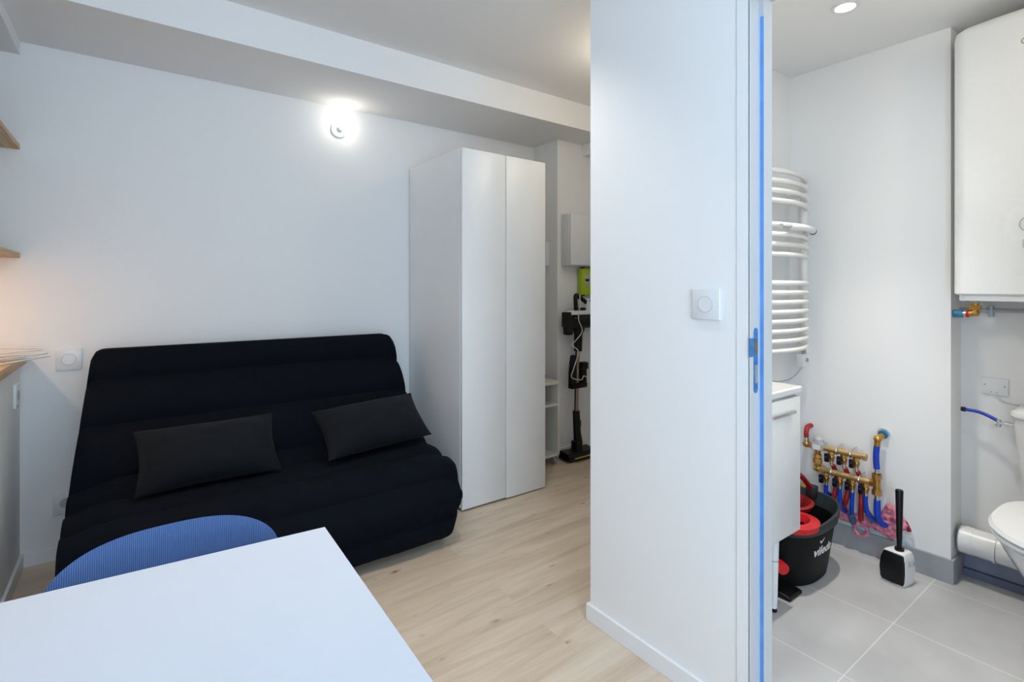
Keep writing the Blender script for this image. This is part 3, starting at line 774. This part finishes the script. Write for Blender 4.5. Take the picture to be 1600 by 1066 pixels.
B().tube([pts[0], (pts[0][0] - .07, pts[0][1] + .005, 1.512)], .010, 14).obj('loose_end', M['grey_pipe'], t)

# ceiling spot
t = thing('ceiling_spotlight', 'lit recessed spotlight in the bathroom ceiling', 'lamp', (2.235, .848, BZ))
rg = B(); n = 36
ring = lambda r, z: [(2.235 + r * math.cos(2 * math.pi * k / n), .848 + r * math.sin(2 * math.pi * k / n), z) for k in range(n)]
rg.loft([ring(.049, BZ), ring(.048, BZ - .005), ring(.036, BZ - .006), ring(.030, BZ)], cap=False).obj('trim_ring', M['white_plastic'], t)
B().tube([(2.235, .848, BZ - .0015), (2.235, .848, BZ - .0045)], .027, 28).obj('lens', M['spot_lens'], t)
s_ = lamp('spot_light', (2.235, .848, BZ - .03), 75, (1.0, .95, .86), .035, 'SPOT', spot_size=math.radians(62), spot_blend=1.0)

# lamps outside the picture: the entrance one, plus unseen ones added as fill
def ceiling_lamp(label, x, y, power, col, CZ=CZ):
    t = thing('ceiling_lamp', label, 'lamp', (x, y, CZ))
    B().tube([(x, y, CZ), (x, y, CZ - .02)], .05, 28).obj('rose', M['white_plastic'], t)
    B().ball((x, y, CZ - .075), .055, 24).obj('globe', M['bulb'], t)
    lamp('ceiling_lamp_light', (x, y, CZ - .17), power, col, .05)
ceiling_lamp('round globe lamp on the entrance ceiling behind the partition', 2.15, 1.75, 4.2, (1.0, .86, .66))
def fill_downlight(label, x, y, power):  # unseen ceiling spot, added to brighten the living room floor
    t = thing('ceiling_spotlight', label, 'lamp', (x, y, CZ))
    B().tube([(x, y, CZ), (x, y, CZ - .005)], .046, 28).obj('trim_ring', M['white_plastic'], t)
    B().tube([(x, y, CZ - .005), (x, y, CZ - .007)], .027, 28).obj('lens', M['spot_lens'], t)
    lamp('fill_downlight', (x, y, CZ - .03), power, (1.0, .96, .90), .04, 'SPOT', spot_size=math.radians(100), spot_blend=1.0)
fill_downlight('added unseen fill spotlight in the living room ceiling in front of the wardrobe', 1.0, 1.55, 32)
fill_downlight('added unseen fill spotlight in the living room ceiling above the sofa front', .05, 1.55, 30)
ceiling_lamp('added unseen fill globe on the bathroom ceiling near the toilet', 1.95, -.35, 5.0, (1.0, .92, .78), BZ)  # added out of view to lift the bathroom brightness

t = thing('added_mirror_cabinet', 'added unseen mirror cabinet with fill light bar above the vanity unit', 'mirror', (1.78, FARB, 1.5))  # unseen cabinet with light, added to brighten the recess and tiles
B().box(1.52, 2.04, FARB - .13, FARB - .001, 1.20, 1.80, .002).obj('body', M['enamel'], t)
B().box(1.525, 2.035, FARB - .135, FARB - .13, 1.205, 1.795).obj('mirror_door', M['chrome'], t)
B().box(1.55, 2.01, FARB - .20, FARB - .10, 1.80, 1.83, .003).obj('fill_light_bar', M['white_plastic'], t)
B().box(1.56, 2.00, FARB - .206, FARB - .200, 1.803, 1.827).obj('diffuser', M['spot_lens'], t)
area('mirror_fill', (1.78, FARB - .215, 1.80), (math.radians(65), 0, math.radians(180)), .44, .05, 3.4, (1.0, .92, .78))  # fill light of the added cabinet

# ------------------------------------------------------------------ mop bucket
def bucket():
    t = thing('mop_bucket', 'black and red spin mop bucket on the grey tiles', 'bucket', (2.35, 1.115, 0))
    cx, cy, p = 2.35, 1.112, 2.6
    LV = [(.0, .150, .108), (.006, .166, .124), (.05, .174, .131), (.12, .184, .140), (.20, .196, .150), (.238, .203, .155)]
    def ring(ax, ay, z, n=56, tilt=0):
        out = []
        for k in range(n):
            a = 2 * math.pi * k / n; c, s = math.cos(a), math.sin(a)
            x = cx + ax * math.copysign(abs(c) ** (2 / p), c); y = cy + ay * math.copysign(abs(s) ** (2 / p), s)
            out.append((x, y, z + tilt * (x - cx)))
        return out
    b = B()
    b.loft([ring(ax, ay, z) for z, ax, ay in LV], cap=False)
    b.bm.faces.new([b.bm.verts.new(v) for v in ring(.150, .108, .0)])
    b.loft([ring(.192, .146, .238), ring(.150, .11, .03)], cap=False)
    b.bm.faces.new([b.bm.verts.new(v) for v in ring(.150, .11, .03)])
    b.obj('tub', M['tub'], t)
    B().loft([ring(.205, .157, .222), ring(.212, .163, .228), ring(.220, .170, .262, tilt=.06), ring(.222, .172, .274, tilt=.09), ring(.212, .162, .275, tilt=.09), ring(.194, .146, .232)], cap=False).obj('rim', M['grey_plastic'], t)
    def er(x, y, rx, ry, z, n=40, ph=0.0, tx=0.0):
        o = []
        for k in range(n):
            a = 2 * math.pi * k / n; u, v = rx * math.cos(a), ry * math.sin(a)
            o.append((x + u * math.cos(ph) - v * math.sin(ph), y + u * math.sin(ph) + v * math.cos(ph), z + tx * u))
        return o
    X_, Y_ = 2.415, 1.145
    bk = B().loft([er(X_, Y_, .108, .088, .250), er(X_, Y_, .116, .096, .270), er(X_, Y_, .104, .084, .276), er(X_, Y_, .088, .070, .25), er(X_, Y_, .070, .055, .18)], cap=False)
    bk.bm.faces.new([bk.bm.verts.new(v) for v in er(X_, Y_, .070, .055, .18)])
    bk.obj('wringer_basket', M['dark_red'], t)
    B().loft([er(2.235, 1.035, .100, .085, .248), er(2.235, 1.035, .103, .088, .270), er(2.225, 1.035, .070, .056, .280), er(2.220, 1.035, .058, .046, .252)], cap=False).obj('splash_guard', M['red'], t)
    mo = B()
    for k in range(26):
        a = random.random() * 6.28; q = random.random() ** .5 * .06
        mo.ball((X_ + q * 1.1 * math.cos(a), Y_ + q * .8 * math.sin(a), .215 + random.random() * .02), .010, 8, (1.4, 1, .7))
    o = mo.obj('mop_strands', M['plaster'], t); o['kind'] = 'stuff'
    pts = smooth_path([(2.128, 1.105, .285), (2.135, 1.105, .350), (2.190, 1.105, .415), (2.280, 1.105, .438), (2.377, 1.105, .418), (2.455, 1.105, .378), (2.530, 1.105, .315)], 6)
    B().tube(pts, .0115, 12).obj('carry_handle', M['dark_red'], t)
    B().box(2.525, 2.572, 1.085, 1.125, .262, .322, .008).obj('handle_pivot', M['black_matte'], t)
    B().box(2.112, 2.145, 1.085, 1.125, .250, .298, .008).obj('handle_pivot', M['black_matte'], t)
    B().tube([(2.105, 1.020, .112), (2.125, 1.050, .112)], .023, 20).obj('pedal_wheel', M['red'], t)
    B().loft([[(x, y, z) for (y, z) in ((.985, .0), (.985, .016), (1.075, .028), (1.075, 0))] for x in (2.085, 2.19)]).obj('pedal', M['black_plastic'], t, bevel=.006)
    def skin(x, z):
        for (z0, a0, b0), (z1, a1, b1) in zip(LV, LV[1:]):
            if z0 <= z <= z1:
                f = (z - z0) / (z1 - z0); ax = a0 + (a1 - a0) * f; ay = b0 + (b1 - b0) * f
                return cy - ay * max(0, 1 - abs((x - cx) / ax) ** p) ** (1 / p)
        return cy - .15
    lt = text_mesh('lettering', 'vileda', .058, Matrix.Identity(4), M['white_print'], None, .0, .16, .0016)
    me = lt.data; w = max(v.co.x for v in me.vertices)
    for v in me.vertices:
        x = 2.262 + v.co.x / w * .150; z = .128 + v.co.y * .92
        v.co = Vector((x, skin(x, z) - .0012, z)) - t.location
    lt.parent = t
    lm = B()
    for tri in (((2.305, .178), (2.296, .193), (2.314, .186)), ((2.309, .178), (2.317, .190), (2.335, .197))):
        lm.prism([(x, skin(x, z) - .0016, z) for x, z in tri], (0, .001, 0))
    lm.obj('logo_mark', M['white_print'], t, smooth=False)
bucket()

# ------------------------------------------------------------------ brass manifold
def manifold():
    t = thing('water_manifold', 'brass water manifold with blue and red hoses on the bathroom wall', 'manifold', (BX, 1.05, .40))
    Xm = 2.712
    def P(y, z, x=Xm): return (x, y, z)
    z1, z2 = .462, .354
    up = B().tube([P(1.150, z1), P(.945, z1)], .0135, 18)
    up.tube([P(.957, z1), P(.941, z1)], .0175, 6)
    up.obj('upper_bar', M['brass_pale'], t)
    B().tube([P(1.165, z2), P(.915, z2)], .0140, 18).tube([P(1.135, z2), P(1.118, z2)], .0175, 6).obj('lower_bar', M['brass_pale'], t)
    B().tube([P(1.200, z1 - .004), P(1.165, z1)], .0120, 16).ball(P(1.203, z1), .0170, 16).tube([P(1.185, z1), P(1.170, z1)], .017, 6).obj('inlet_elbow', M['brass'], t)
    B().tube([P(1.203, z1 + .01), P(1.203, z1 + .038)], [.012, .011], 14).obj('inlet_collar', M['steel'], t)
    B().tube(smooth_path([P(1.203, z1 + .034), P(1.203, z1 + .060), P(1.205, z1 + .080, Xm + .02), P(1.206, z1 + .082, BX)], 5), .0115, 14).obj('red_inlet_hose', M['red_hose'], t)
    B().box(Xm - .025, Xm + .025, 1.118, 1.172, z1 - .014, z1 + .024, .004).tube([(Xm, 1.145, z1 + .02), (Xm, 1.145, z1 + .040), (Xm, 1.145, z1 + .050)], [.026, .024, .014], 20).obj('pressure_reducer', M['grey_pipe'], t)
    B().box(Xm - .027, Xm - .025, 1.128, 1.162, z1 - .010, z1 + .014).obj('sticker', M['white_plastic'], t)
    B().tube([P(1.150, z1 - .012), P(1.150, z1 - .04)], .0135, 16).tube([P(1.150, z1 - .038), P(1.150, z1 - .052)], .018, 6).tube([P(1.150, z1 - .058), P(1.150, z1 - .082)], .0205, 6)\
        .tube([P(1.150, z1 - .05), P(1.150, z2 + .0)], .014, 16).ball(P(1.150, z2), .0165, 16).obj('connector_pipe', M['brass'], t)
    def outlet(y, z, s=1.0):
        v = B().tube([P(y, z - .008), P(y, z - .055)], .0105, 14).tube([P(y, z - .012), P(y, z - .022)], .0145, 6).ball(P(y, z - .036), .0145, 12)
        v = v.obj('outlet_valve', M['brass'], t)
        h = B().tube([(Xm - .004, y, z - .034), (Xm - .026, y + .006, z - .034)], .0055, 10).box(Xm - .036, Xm - .020, y + .000, y + .020, z - .056, z - .016, .004)
        subpart(h.obj('valve_handle', M['black_plastic'], t), v)
        subpart(B().tube([(Xm - .0364, y + .010, z - .032), (Xm - .0372, y + .010, z - .032)], .004, 10).obj('blue_cap', M['blue_hose'], t), v)
        subpart(B().tube([P(y, z - .052), P(y, z - .074)], .0088, 14).obj('collar', M['steel'], t), v)
    ups = (1.088, 1.034, .982)
    dns = (1.112, 1.052, .999, .944)
    for y in ups: outlet(y, z1)
    for y in dns: outlet(y, z2)
    # red hoses pass behind the lower bar
    for y, y2, zb in ((1.083, 1.10, .185), (1.030, 1.05, .175), (.978, .975, .145)):
        B().tube(smooth_path([(Xm, y, z1 - .072), (Xm + .026, y - .002, z2), (Xm + .024, y - .008, z2 - .055), (Xm + .012, (y + y2) / 2 - .010, z2 - .12), (Xm + .035, y2, zb + .01), (BX + .004, y2, zb)], 6),
                 [.0085] + [.0105] * 30, 12).obj('red_hose', M['red_hose'], t)
    for y, y2, zb, k in ((1.112, 1.118, .215, 0), (1.052, 1.046, .158, 1), (.999, 1.010, .125, 0), (.944, .920, .160, 0)):
        B().tube(smooth_path([(Xm, y, z2 - .068), (Xm, y + .001, z2 - .10), (Xm + .004, (y * 2 + y2) / 3, z2 - .15), (Xm + .028, y2, zb + .02), (BX + .004, y2 - .004, zb)], 6), .0095, 12).obj('blue_hose', M['blue_hose'], t)
    for y, z, dy in ((1.006, .140, .002), (.932, .180, .012)):
        B().tube([(Xm + .008, y + dy, z + .035), (Xm + .030, y - dy * .6, z - .010)], .0125, 14).obj('hose_sleeve', M['teal_hose'], t)
    # clips
    for y, z in ((1.062, z1), (1.003, z1), (1.085, z2), (.968, z2)):
        pts = [(Xm + .0165 * math.cos(a), y, z + .0165 * math.sin(a)) for a in [2 * math.pi * k / 20 for k in range(21)]]
        B().tube(pts, .0035, 8).tube([(Xm, y, z + .016), (BX, y, z + .022)], .003, 8).obj('pipe_clip', M['steel'], t)
    # tee and feed
    B().tube([P(.900, z2 + .046), P(.900, z2 - .046)], .0150, 16).tube([P(.900, z2 + .046), P(.900, z2 + .024)], .0200, 6).tube([P(.900, z2 - .026), P(.900, z2 - .050)], .0200, 6)\
        .tube([P(.925, z2), P(.905, z2)], .0185, 6).obj('tee', M['brass'], t)
    B().tube([P(.900, z2 + .044), P(.900, z2 + .072)], .010, 14).obj('collar', M['steel'], t)
    B().tube([P(.900, z2 - .048), P(.899, z2 - .075)], .010, 14).obj('collar', M['steel'], t)
    B().tube(smooth_path([P(.900, z2 + .068), P(.903, z2 + .11), P(.902, z2 + .15), P(.899, z2 + .178)], 5), .0125, 14).obj('feed_hose', M['blue_hose'], t)
    B().tube(smooth_path([P(.899, z2 - .072), P(.899, z2 - .11), P(.896, z2 - .145), (Xm + .018, .886, z2 - .180), (BX, .874, z2 - .192)], 5), .0135, 14).obj('feed_hose', M['blue_hose'], t)
    B().tube([P(.899, z2 + .172), P(.898, z2 + .195)], .0130, 14).ball(P(.897, z2 + .203), .0165, 14).tube([P(.897, z2 + .203), (BX - .02, .892, z2 + .214)], .0125, 14).obj('feed_elbow', M['brass'], t)
    B().tube([(BX - .016, .891, z2 + .217), (BX - .004, .890, z2 + .221)], .0195, 18).obj('wall_sleeve', M['teal_sleeve'], t)
    B().tube([(BX - .005, .890, z2 + .222), (BX - .0005, .890, z2 + .223)], .026, 20).obj('wall_flange', M['white_plastic'], t)
    B().tube([(BX - .008, .876, z2 - .190), (BX - .002, .873, z2 - .192)], .022, 18).obj('wall_sleeve', M['clear_blue'], t)
manifold()

t = thing('drain_valve', 'small round brass valve cap seen behind the bucket handle', 'valve', (BX, 1.215, .235))
B().tube([(BX, 1.215, .235), (BX - .05, 1.215, .235)], .011, 16).tube([(BX - .05, 1.215, .215), (BX - .05, 1.215, .228), (BX - .05, 1.215, .250), (BX - .05, 1.215, .258)], [.024, .028, .026, .014], 20).obj('cap', M['brass'], t)

def foam():
    t = thing('wall_opening', 'pink insulation showing through a broken strip low on the wall', 'insulation', (BX, .95, .15))
    out = [(1.14, .200), (1.107, .189), (1.06, .185), (1.023, .171), (.97, .178), (.930, .175), (.905, .212), (.880, .262), (.860, .266), (.844, .257), (.815, .230), (.796, .188), (.801, .167), (.824, .149), (.832, .124),
           (.856, .097), (.885, .109), (.943, .122), (.99, .110), (1.023, .112), (1.078, .115), (1.107, .135), (1.14, .140)]
    cy = sum(p[0] for p in out) / len(out)
    # raised wobbly sheet inside the outline
    def inside(y, z):
        c = False; j = len(out) - 1
        for i in range(len(out)):
            if (out[i][1] > z) != (out[j][1] > z) and y < (out[j][0] - out[i][0]) * (z - out[i][1]) / (out[j][1] - out[i][1]) + out[i][0]: c = not c
            j = i
        return c
    def edge(y, z):
        d = 9
        for i in range(len(out)):
            a = Vector(out[i]); b_ = Vector(out[(i + 1) % len(out)]); p = Vector((y, z)); ab = b_ - a
            u = max(0, min(1, (p - a).dot(ab) / ab.length_squared)); d = min(d, (p - a - ab * u).length)
        return d
    b = B(); st = .004; g = {}
    ny, nz = int(.36 / st), int(.18 / st)
    for i in range(ny):
        for j in range(nz):
            y, z = .79 + i * st, .092 + j * st
            if inside(y, z):
                d = edge(y, z)
                h = .024 * (1 - math.exp(-d / .012)) * (1 + .7 * noise.noise(Vector((y * 45, z * 45, 1)))) + .004 * noise.noise(Vector((y * 120, z * 120, 2)))
                g[(i, j)] = b.bm.verts.new((BX - .0005 - max(.0002, h), y, z))
    for (i, j) in list(g):
        if (i + 1, j) in g and (i, j + 1) in g and (i + 1, j + 1) in g:
            b.bm.faces.new((g[(i, j)], g[(i + 1, j)], g[(i + 1, j + 1)], g[(i, j + 1)]))
    b.obj('insulation', M['pink'], t)
    # loop of trim hanging over the plinth
    B().tube([(BX - .022 + .004 * math.sin(a), .975 + .027 * math.cos(a), .108 + .026 * math.sin(a)) for a in [2 * math.pi * k / 24 for k in range(25)]], .0075, 10).obj('insulation_curl', M['pink'], t)
    # broken plaster and waterproofing above the plinth
    pl = [(1.15, .100), (1.15, .135), (1.05, .118), (.98, .125), (.92, .128), (.87, .112), (.83, .125), (.80, .160), (.79, .165), (.78, .150), (.775, .100)]
    B().prism([(BX - .0045, y, z) for y, z in pl], (.0042, 0, 0)).obj('torn_plaster', M['plaster'], t, smooth=False)
    bl = [(1.02, .101), (1.00, .125), (.96, .121), (.93, .118), (.88, .101)]
    B().prism([(BX - .006, y, z) for y, z in bl], (.0012, 0, 0)).prism([(BX - .006, y, z) for y, z in ((.825, .101), (.815, .125), (.80, .118), (.783, .102))], (.0012, 0, 0)).obj('waterproofing', M['plaster_blue'], t, smooth=False)
    hl = [(.803, .205), (.790, .178), (.786, .166), (.800, .160), (.812, .172), (.812, .195)]
    B().prism([(BX - .0062, y, z) for y, z in hl], (.004, 0, 0)).obj('dark_cavity', M['dark_red'], t, smooth=False)
foam()

# ------------------------------------------------------------------ toilet brush
def brush():
    t = thing('toilet_brush', 'black and white toilet brush in holder on the tiles', 'toilet brush', (2.635, .775, 0))
    A, Bp = Vector((2.565, .812, 0)), Vector((2.565, .752, 0))
    ux = (Bp - A).normalized()           # along the black face
    # frame: origin at holder centre, long axis ~ toward camera right
    ang = math.atan2(.727 - .751, 2.648 - 2.562)
    ax = Vector((math.cos(ang), math.sin(ang), 0)); ay = Vector((-math.sin(ang), math.cos(ang), 0))
    # holder: black front panel faces -ax side; use corners from the floor marks
    c0 = Vector((2.566, .753, 0)); wid = (Vector((2.573, .842, 0)) - c0)   # black face runs c0 -> c0 + wid
    wdir = wid.normalized(); depth = Vector((.084, -.020, 0))
    def ring(z, kw, kd, off=0.0):
        m0 = c0 + wid * .5 + depth * .5
        o = []
        for (a, d) in ((-.5, -.5), (-.5, -.1), (-.42, .5), (.42, .5), (.5, -.1), (.5, -.5)):
            o.append(m0 + wid * (a * kw) + depth * (d * kd) + Vector((0, 0, z - .004 * abs(a))))
        return o
    B().loft([ring(.0, .90, .96), ring(.006, .95, 1.0), ring(.06, 1.05, .98), ring(.115, .95, .88), ring(.134, .80, .74), ring(.138, .55, .55)]).obj('holder', M['white_plastic'], t, bevel=.004)
    m0 = c0 + wid * .5
    def face(z, kw, k): return [m0 + wid * (-.5 * kw) + depth * k + Vector((0, 0, z)), m0 + wid * (.5 * kw) + depth * k + Vector((0, 0, z))]
    fb = B(); F = [(.004, .88, .0), (.02, .96, -.06), (.06, 1.02, -.07), (.10, .95, -.02), (.120, .86, .05), (.127, .78, .09)]
    rings = []
    for z, kw, k in F:
        a, b_ = face(z, kw, k); a2, b2 = face(z, kw, k + .12)
        rings.append([a, m0 + depth * (k - .05) + Vector((0, 0, z)), b_, b2, a2])
    fb.loft(rings).obj('front_panel', M['black_plastic'], t, bevel=.003)
    hc = c0 + wid * .42 + depth * .40
    B().tube([hc + Vector((0, 0, .136)), hc + Vector((0, 0, .146))], .017, 20).tube([hc + Vector((0, 0, .14)), hc + Vector((0, 0, .20)), hc + Vector((0, .0, .386)), hc + Vector((0, 0, .390))], [.0085, .0105, .0145, .0125], 18).obj('handle', M['black_plastic'], t)
    vb = B()
    q = c0 + depth * .45
    for k in range(4):
        for j in (0, 1):
            w = c0 + depth * (.35 + .30 * j) - wdir * .0030
            z = .086 + k * .006
            vb.box(-.006, .006, -.0008, .0008, -.0015, .0015, mtx=Matrix.Translation(w + Vector((0, 0, z))) @ Matrix.Rotation(math.atan2(depth.y, depth.x), 4, 'Z'))
    vb.obj('vent_slots', M['light_print'], t)
brush()

# ------------------------------------------------------------------ water heater
def heater():
    t = thing('water_heater', 'tall white wall-hung water heater at the right edge', 'water heater', (2.75, .37, 1.2))
    def plan(k, z, n=10, bow=.018, x0=2.60, x1=2.905, y0=.130, y1=.612, r=.055):
        pts = []
        y0 += k; y1 -= k; x0 += k
        for i in range(n + 1):
            a = math.pi / 2 * i / n; pts.append((x0 + r - r * math.sin(a), y1 - r + r * math.cos(a), z))
        m = 12
        for i in range(1, m):
            u = i / m; y = (y1 - r) + ((y0 + r) - (y1 - r)) * u
            pts.append((x0 - bow * (1 - (2 * u - 1) ** 2), y, z))
        for i in range(n + 1):
            a = math.pi / 2 * i / n; pts.append((x0 + r - r * math.cos(a), y0 + r - r * math.sin(a), z))
        pts += [(x1, y0, z), (x1, y1, z)]
        return pts
    B().loft([plan(.006, 1.212), plan(0, 1.218), plan(0, 1.6), plan(0, 2.215), plan(.004, 2.240), plan(.016, 2.252), plan(.035, 2.256)]).obj('casing', M['enamel'], t)
    B().loft([plan(.012, 1.190), plan(.012, 1.212)]).obj('bottom_tray', M['white_plastic'], t)
    # raised oval control area
    cp = B()
    rings = []
    for k, dx in ((1.0, .001), (.93, -.0012), (.80, -.002)):
        rr = []
        for i in range(48):
            a = 2 * math.pi * i / 48; y = .371 + .092 * k * math.copysign(abs(math.cos(a)) ** .8, math.cos(a)); z = 1.415 + .145 * k * math.copysign(abs(math.sin(a)) ** .8, math.sin(a))
            u = (.612 - .055 - y) / (.372); xs = 2.60 - .018 * (1 - (2 * u - 1) ** 2)
            rr.append((xs + dx, y, z))
        rings.append(rr)
    cp.loft(rings).obj('control_panel', M['enamel'], t)
    B().tube([(2.5775, .385 + .028 * math.cos(a), 1.469 + .028 * math.sin(a)) for a in [2 * math.pi * k / 32 for k in range(33)]], .0012, 6).obj('dial_ring', M['grey_print'], t)
    B().box(2.576, 2.579, .37, .405, 1.385, 1.415, .001).obj('display', M['light_print'], t)
    mt = Matrix.Translation((2.5818, .4115, 2.118)) @ Matrix.Rotation(math.radians(-90), 4, 'Z') @ Matrix.Rotation(math.radians(90), 4, 'X')
    text_mesh('lettering', 'C', .032, mt, M['grey_print'], t, .0005)
    # brass outlet and blue sleeve
    B().tube([(2.80, .580, 1.192), (2.80, .580, 1.178)], .017, 16).obj('outlet_nut', M['grey_pipe'], t)
    B().tube([(2.80, .580, 1.180), (2.80, .580, 1.138)], .0125, 16).tube([(2.80, .580, 1.168), (2.80, .580, 1.150)], .021, 6).tube([(2.80, .580, 1.138), (2.80, .604, 1.133)], .0125, 16).ball((2.80, .580, 1.137), .0145, 14).obj('outlet_elbow', M['brass'], t)
    B().tube([(2.80, .600, 1.133), (2.80, .608, 1.133)], .0155, 16).obj('washer', M['red'], t)
    B().tube([(2.80, .607, 1.133), (2.80, .622, 1.133)], .0105, 16).obj('pipe_end', M['steel'], t)
    B().tube([(2.80, .620, 1.132), (2.80, RE - .002, 1.132)], .0160, 16).obj('pipe_sleeve', M['teal_sleeve'], t)
heater()
t = thing('wall_pipe', 'grey horizontal pipe with clear clip below the water heater', 'pipe', (2.90, .4, 1.138))
B().tube([(2.895, RE - .002, 1.146), (2.895, -.3, 1.146)], .0085, 14).obj('pipe', M['grey_pipe'], t)
B().box(2.885, 2.92, .543, .556, 1.118, 1.166, .004).obj('clip', M['clear_blue'], t)

t = thing('junction_plate', 'white blank junction plate on the wall above the toilet tap', 'socket', (RX, .54, .827))
B().box(RX - .008, RX, .500, .582, .792, .862, .001).obj('plate', M['white_plastic'], t)
for y, z in ((.573, .832), (.511, .829), (.552, .803), (.534, .802)):
    B().tube([(RX - .008, y, z), (RX - .0095, y, z)], .0028 if z > .81 else .002, 10).obj('screw', M['grey_print'], t)
tag(B().tube(smooth_path([(RX - .004, .535, .792), (RX - .004, .525, .775), (RX - .004, .50, .765), (RX - .004, .45, .763), (RX - .004, .36, .763)], 5), .003, 8).obj('cable', M['cable'], None),
    'thin white cable running from junction plate behind the toilet tank', 'cable')

# ------------------------------------------------------------------ toilet
def toilet():
    t = thing('toilet', 'white ceramic toilet cut off by the right picture edge', 'toilet', (2.6, .285, 0))
    cy = .283
    def rr(xa, xb, hw, z, r=.05, n=8):
        out = []
        for (cx_, cy_, a0) in ((xb - r, cy + hw - r, 0), (xa + r, cy + hw - r, 1), (xa + r, cy - hw + r, 2), (xb - r, cy - hw + r, 3)):
            for k in range(n + 1):
                a = math.pi / 2 * (a0 + k / n); out.append((cx_ + r * math.cos(a), cy_ + r * math.sin(a), z))
        return out
    B().loft([rr(2.76, 2.90, .145, .40), rr(2.755, 2.905, .150, .42), rr(2.745, 2.91, .165, .55), rr(2.735, 2.91, .178, .70), rr(2.733, 2.91, .180, .733)]).obj('tank', M['ceramic'], t)
    B().loft([rr(2.728, 2.912, .184, .736), rr(2.724, 2.914, .188, .745), rr(2.726, 2.912, .186, .760), rr(2.74, 2.905, .168, .774), rr(2.77, 2.88, .12, .780, .04)]).obj('tank_lid', M['ceramic'], t)
    B().tube([(2.82, cy, .778), (2.82, cy, .788)], .022, 20).obj('flush_button', M['chrome'], t)
    def el(x0, x1, hw, z, n=44):
        out = []
        cx_ = (x0 + x1) / 2; a_ = (x1 - x0) / 2
        for k in range(n):
            a = 2 * math.pi * k / n; c, s = math.cos(a), math.sin(a)
            p = 2.0 if c < 0 else 3.2
            out.append((cx_ + a_ * math.copysign(abs(c) ** (2 / p), c), cy + hw * math.copysign(abs(s) ** (2 / p if c > 0 else 1), s), z))
        return out
    B().loft([el(2.42, 2.90, .115, 0), el(2.42, 2.90, .112, .02), el(2.44, 2.90, .100, .12), el(2.38, 2.90, .115, .22), el(2.30, 2.90, .150, .30), el(2.25, 2.90, .176, .36), el(2.235, 2.90, .184, .395), el(2.26, 2.88, .17, .400)]).obj('bowl', M['ceramic'], t)
    st = B().loft([el(2.232, 2.74, .184, .402), el(2.228, 2.74, .188, .410), el(2.232, 2.74, .185, .418), el(2.25, 2.73, .17, .420)]).obj('seat', M['white_plastic'], t)
    B().loft([el(2.230, 2.735, .186, .4215), el(2.226, 2.735, .190, .428), el(2.235, 2.73, .182, .440), el(2.29, 2.70, .13, .447)]).obj('lid', M['white_plastic'], t)
    # stop valve
    B().tube([(2.84, .465, .690), (2.84, .497, .690)], .009, 14).tube([(2.84, .484, .690), (2.84, .495, .690)], .0125, 14).tube([(2.84, .497, .690), (2.84, .516, .692)], .0075, 12).tube([(2.84, .516, .705), (2.84, .516, .675)], .008, 12)\
        .tube([(2.84, .516, .683), (2.84, .527, .676)], .006, 10).obj('stop_valve', M['chrome'], t)
toilet()
t = thing('supply_hose', 'bright blue water hose arching from wall to toilet valve', 'hose', (2.87, .58, .71))
B().tube(smooth_path([(2.862, .640, .722), (2.862, .620, .722), (2.858, .58, .720), (2.848, .545, .710), (2.84, .516, .697)], 6), .0068, 12).obj('hose', M['blue_hose'], t)
B().tube([(2.862, RE - .013, .722), (2.862, .624, .722)], .0095, 14).obj('end_fitting', M['black_matte'], t)
t = thing('drain_pipe', 'thick white drain pipe running low behind the toilet', 'pipe', (2.85, .5, .17))
B().tube([(2.852, RE - .013, .172), (2.852, .402, .168)], .0545, 32).obj('pipe', M['white_plastic'], t)
B().tube([(2.852, .530, .1695), (2.852, .522, .1692)], .0575, 32).obj('collar', M['white_plastic'], t)
B().tube([(2.852, RE - .013, .172), (2.852, .595, .171)], .0562, 32).obj('collar', M['white_plastic'], t)
B().tube([(2.852, .5215, .169), (2.852, .5195, .169)], .0565, 32).obj('gasket', M['grey_print'], t)
B().tube([(2.852, RE - .013, .172), (2.852, RE - .016, .172)], .0590, 32).obj('gasket', M['grey_print'], t)
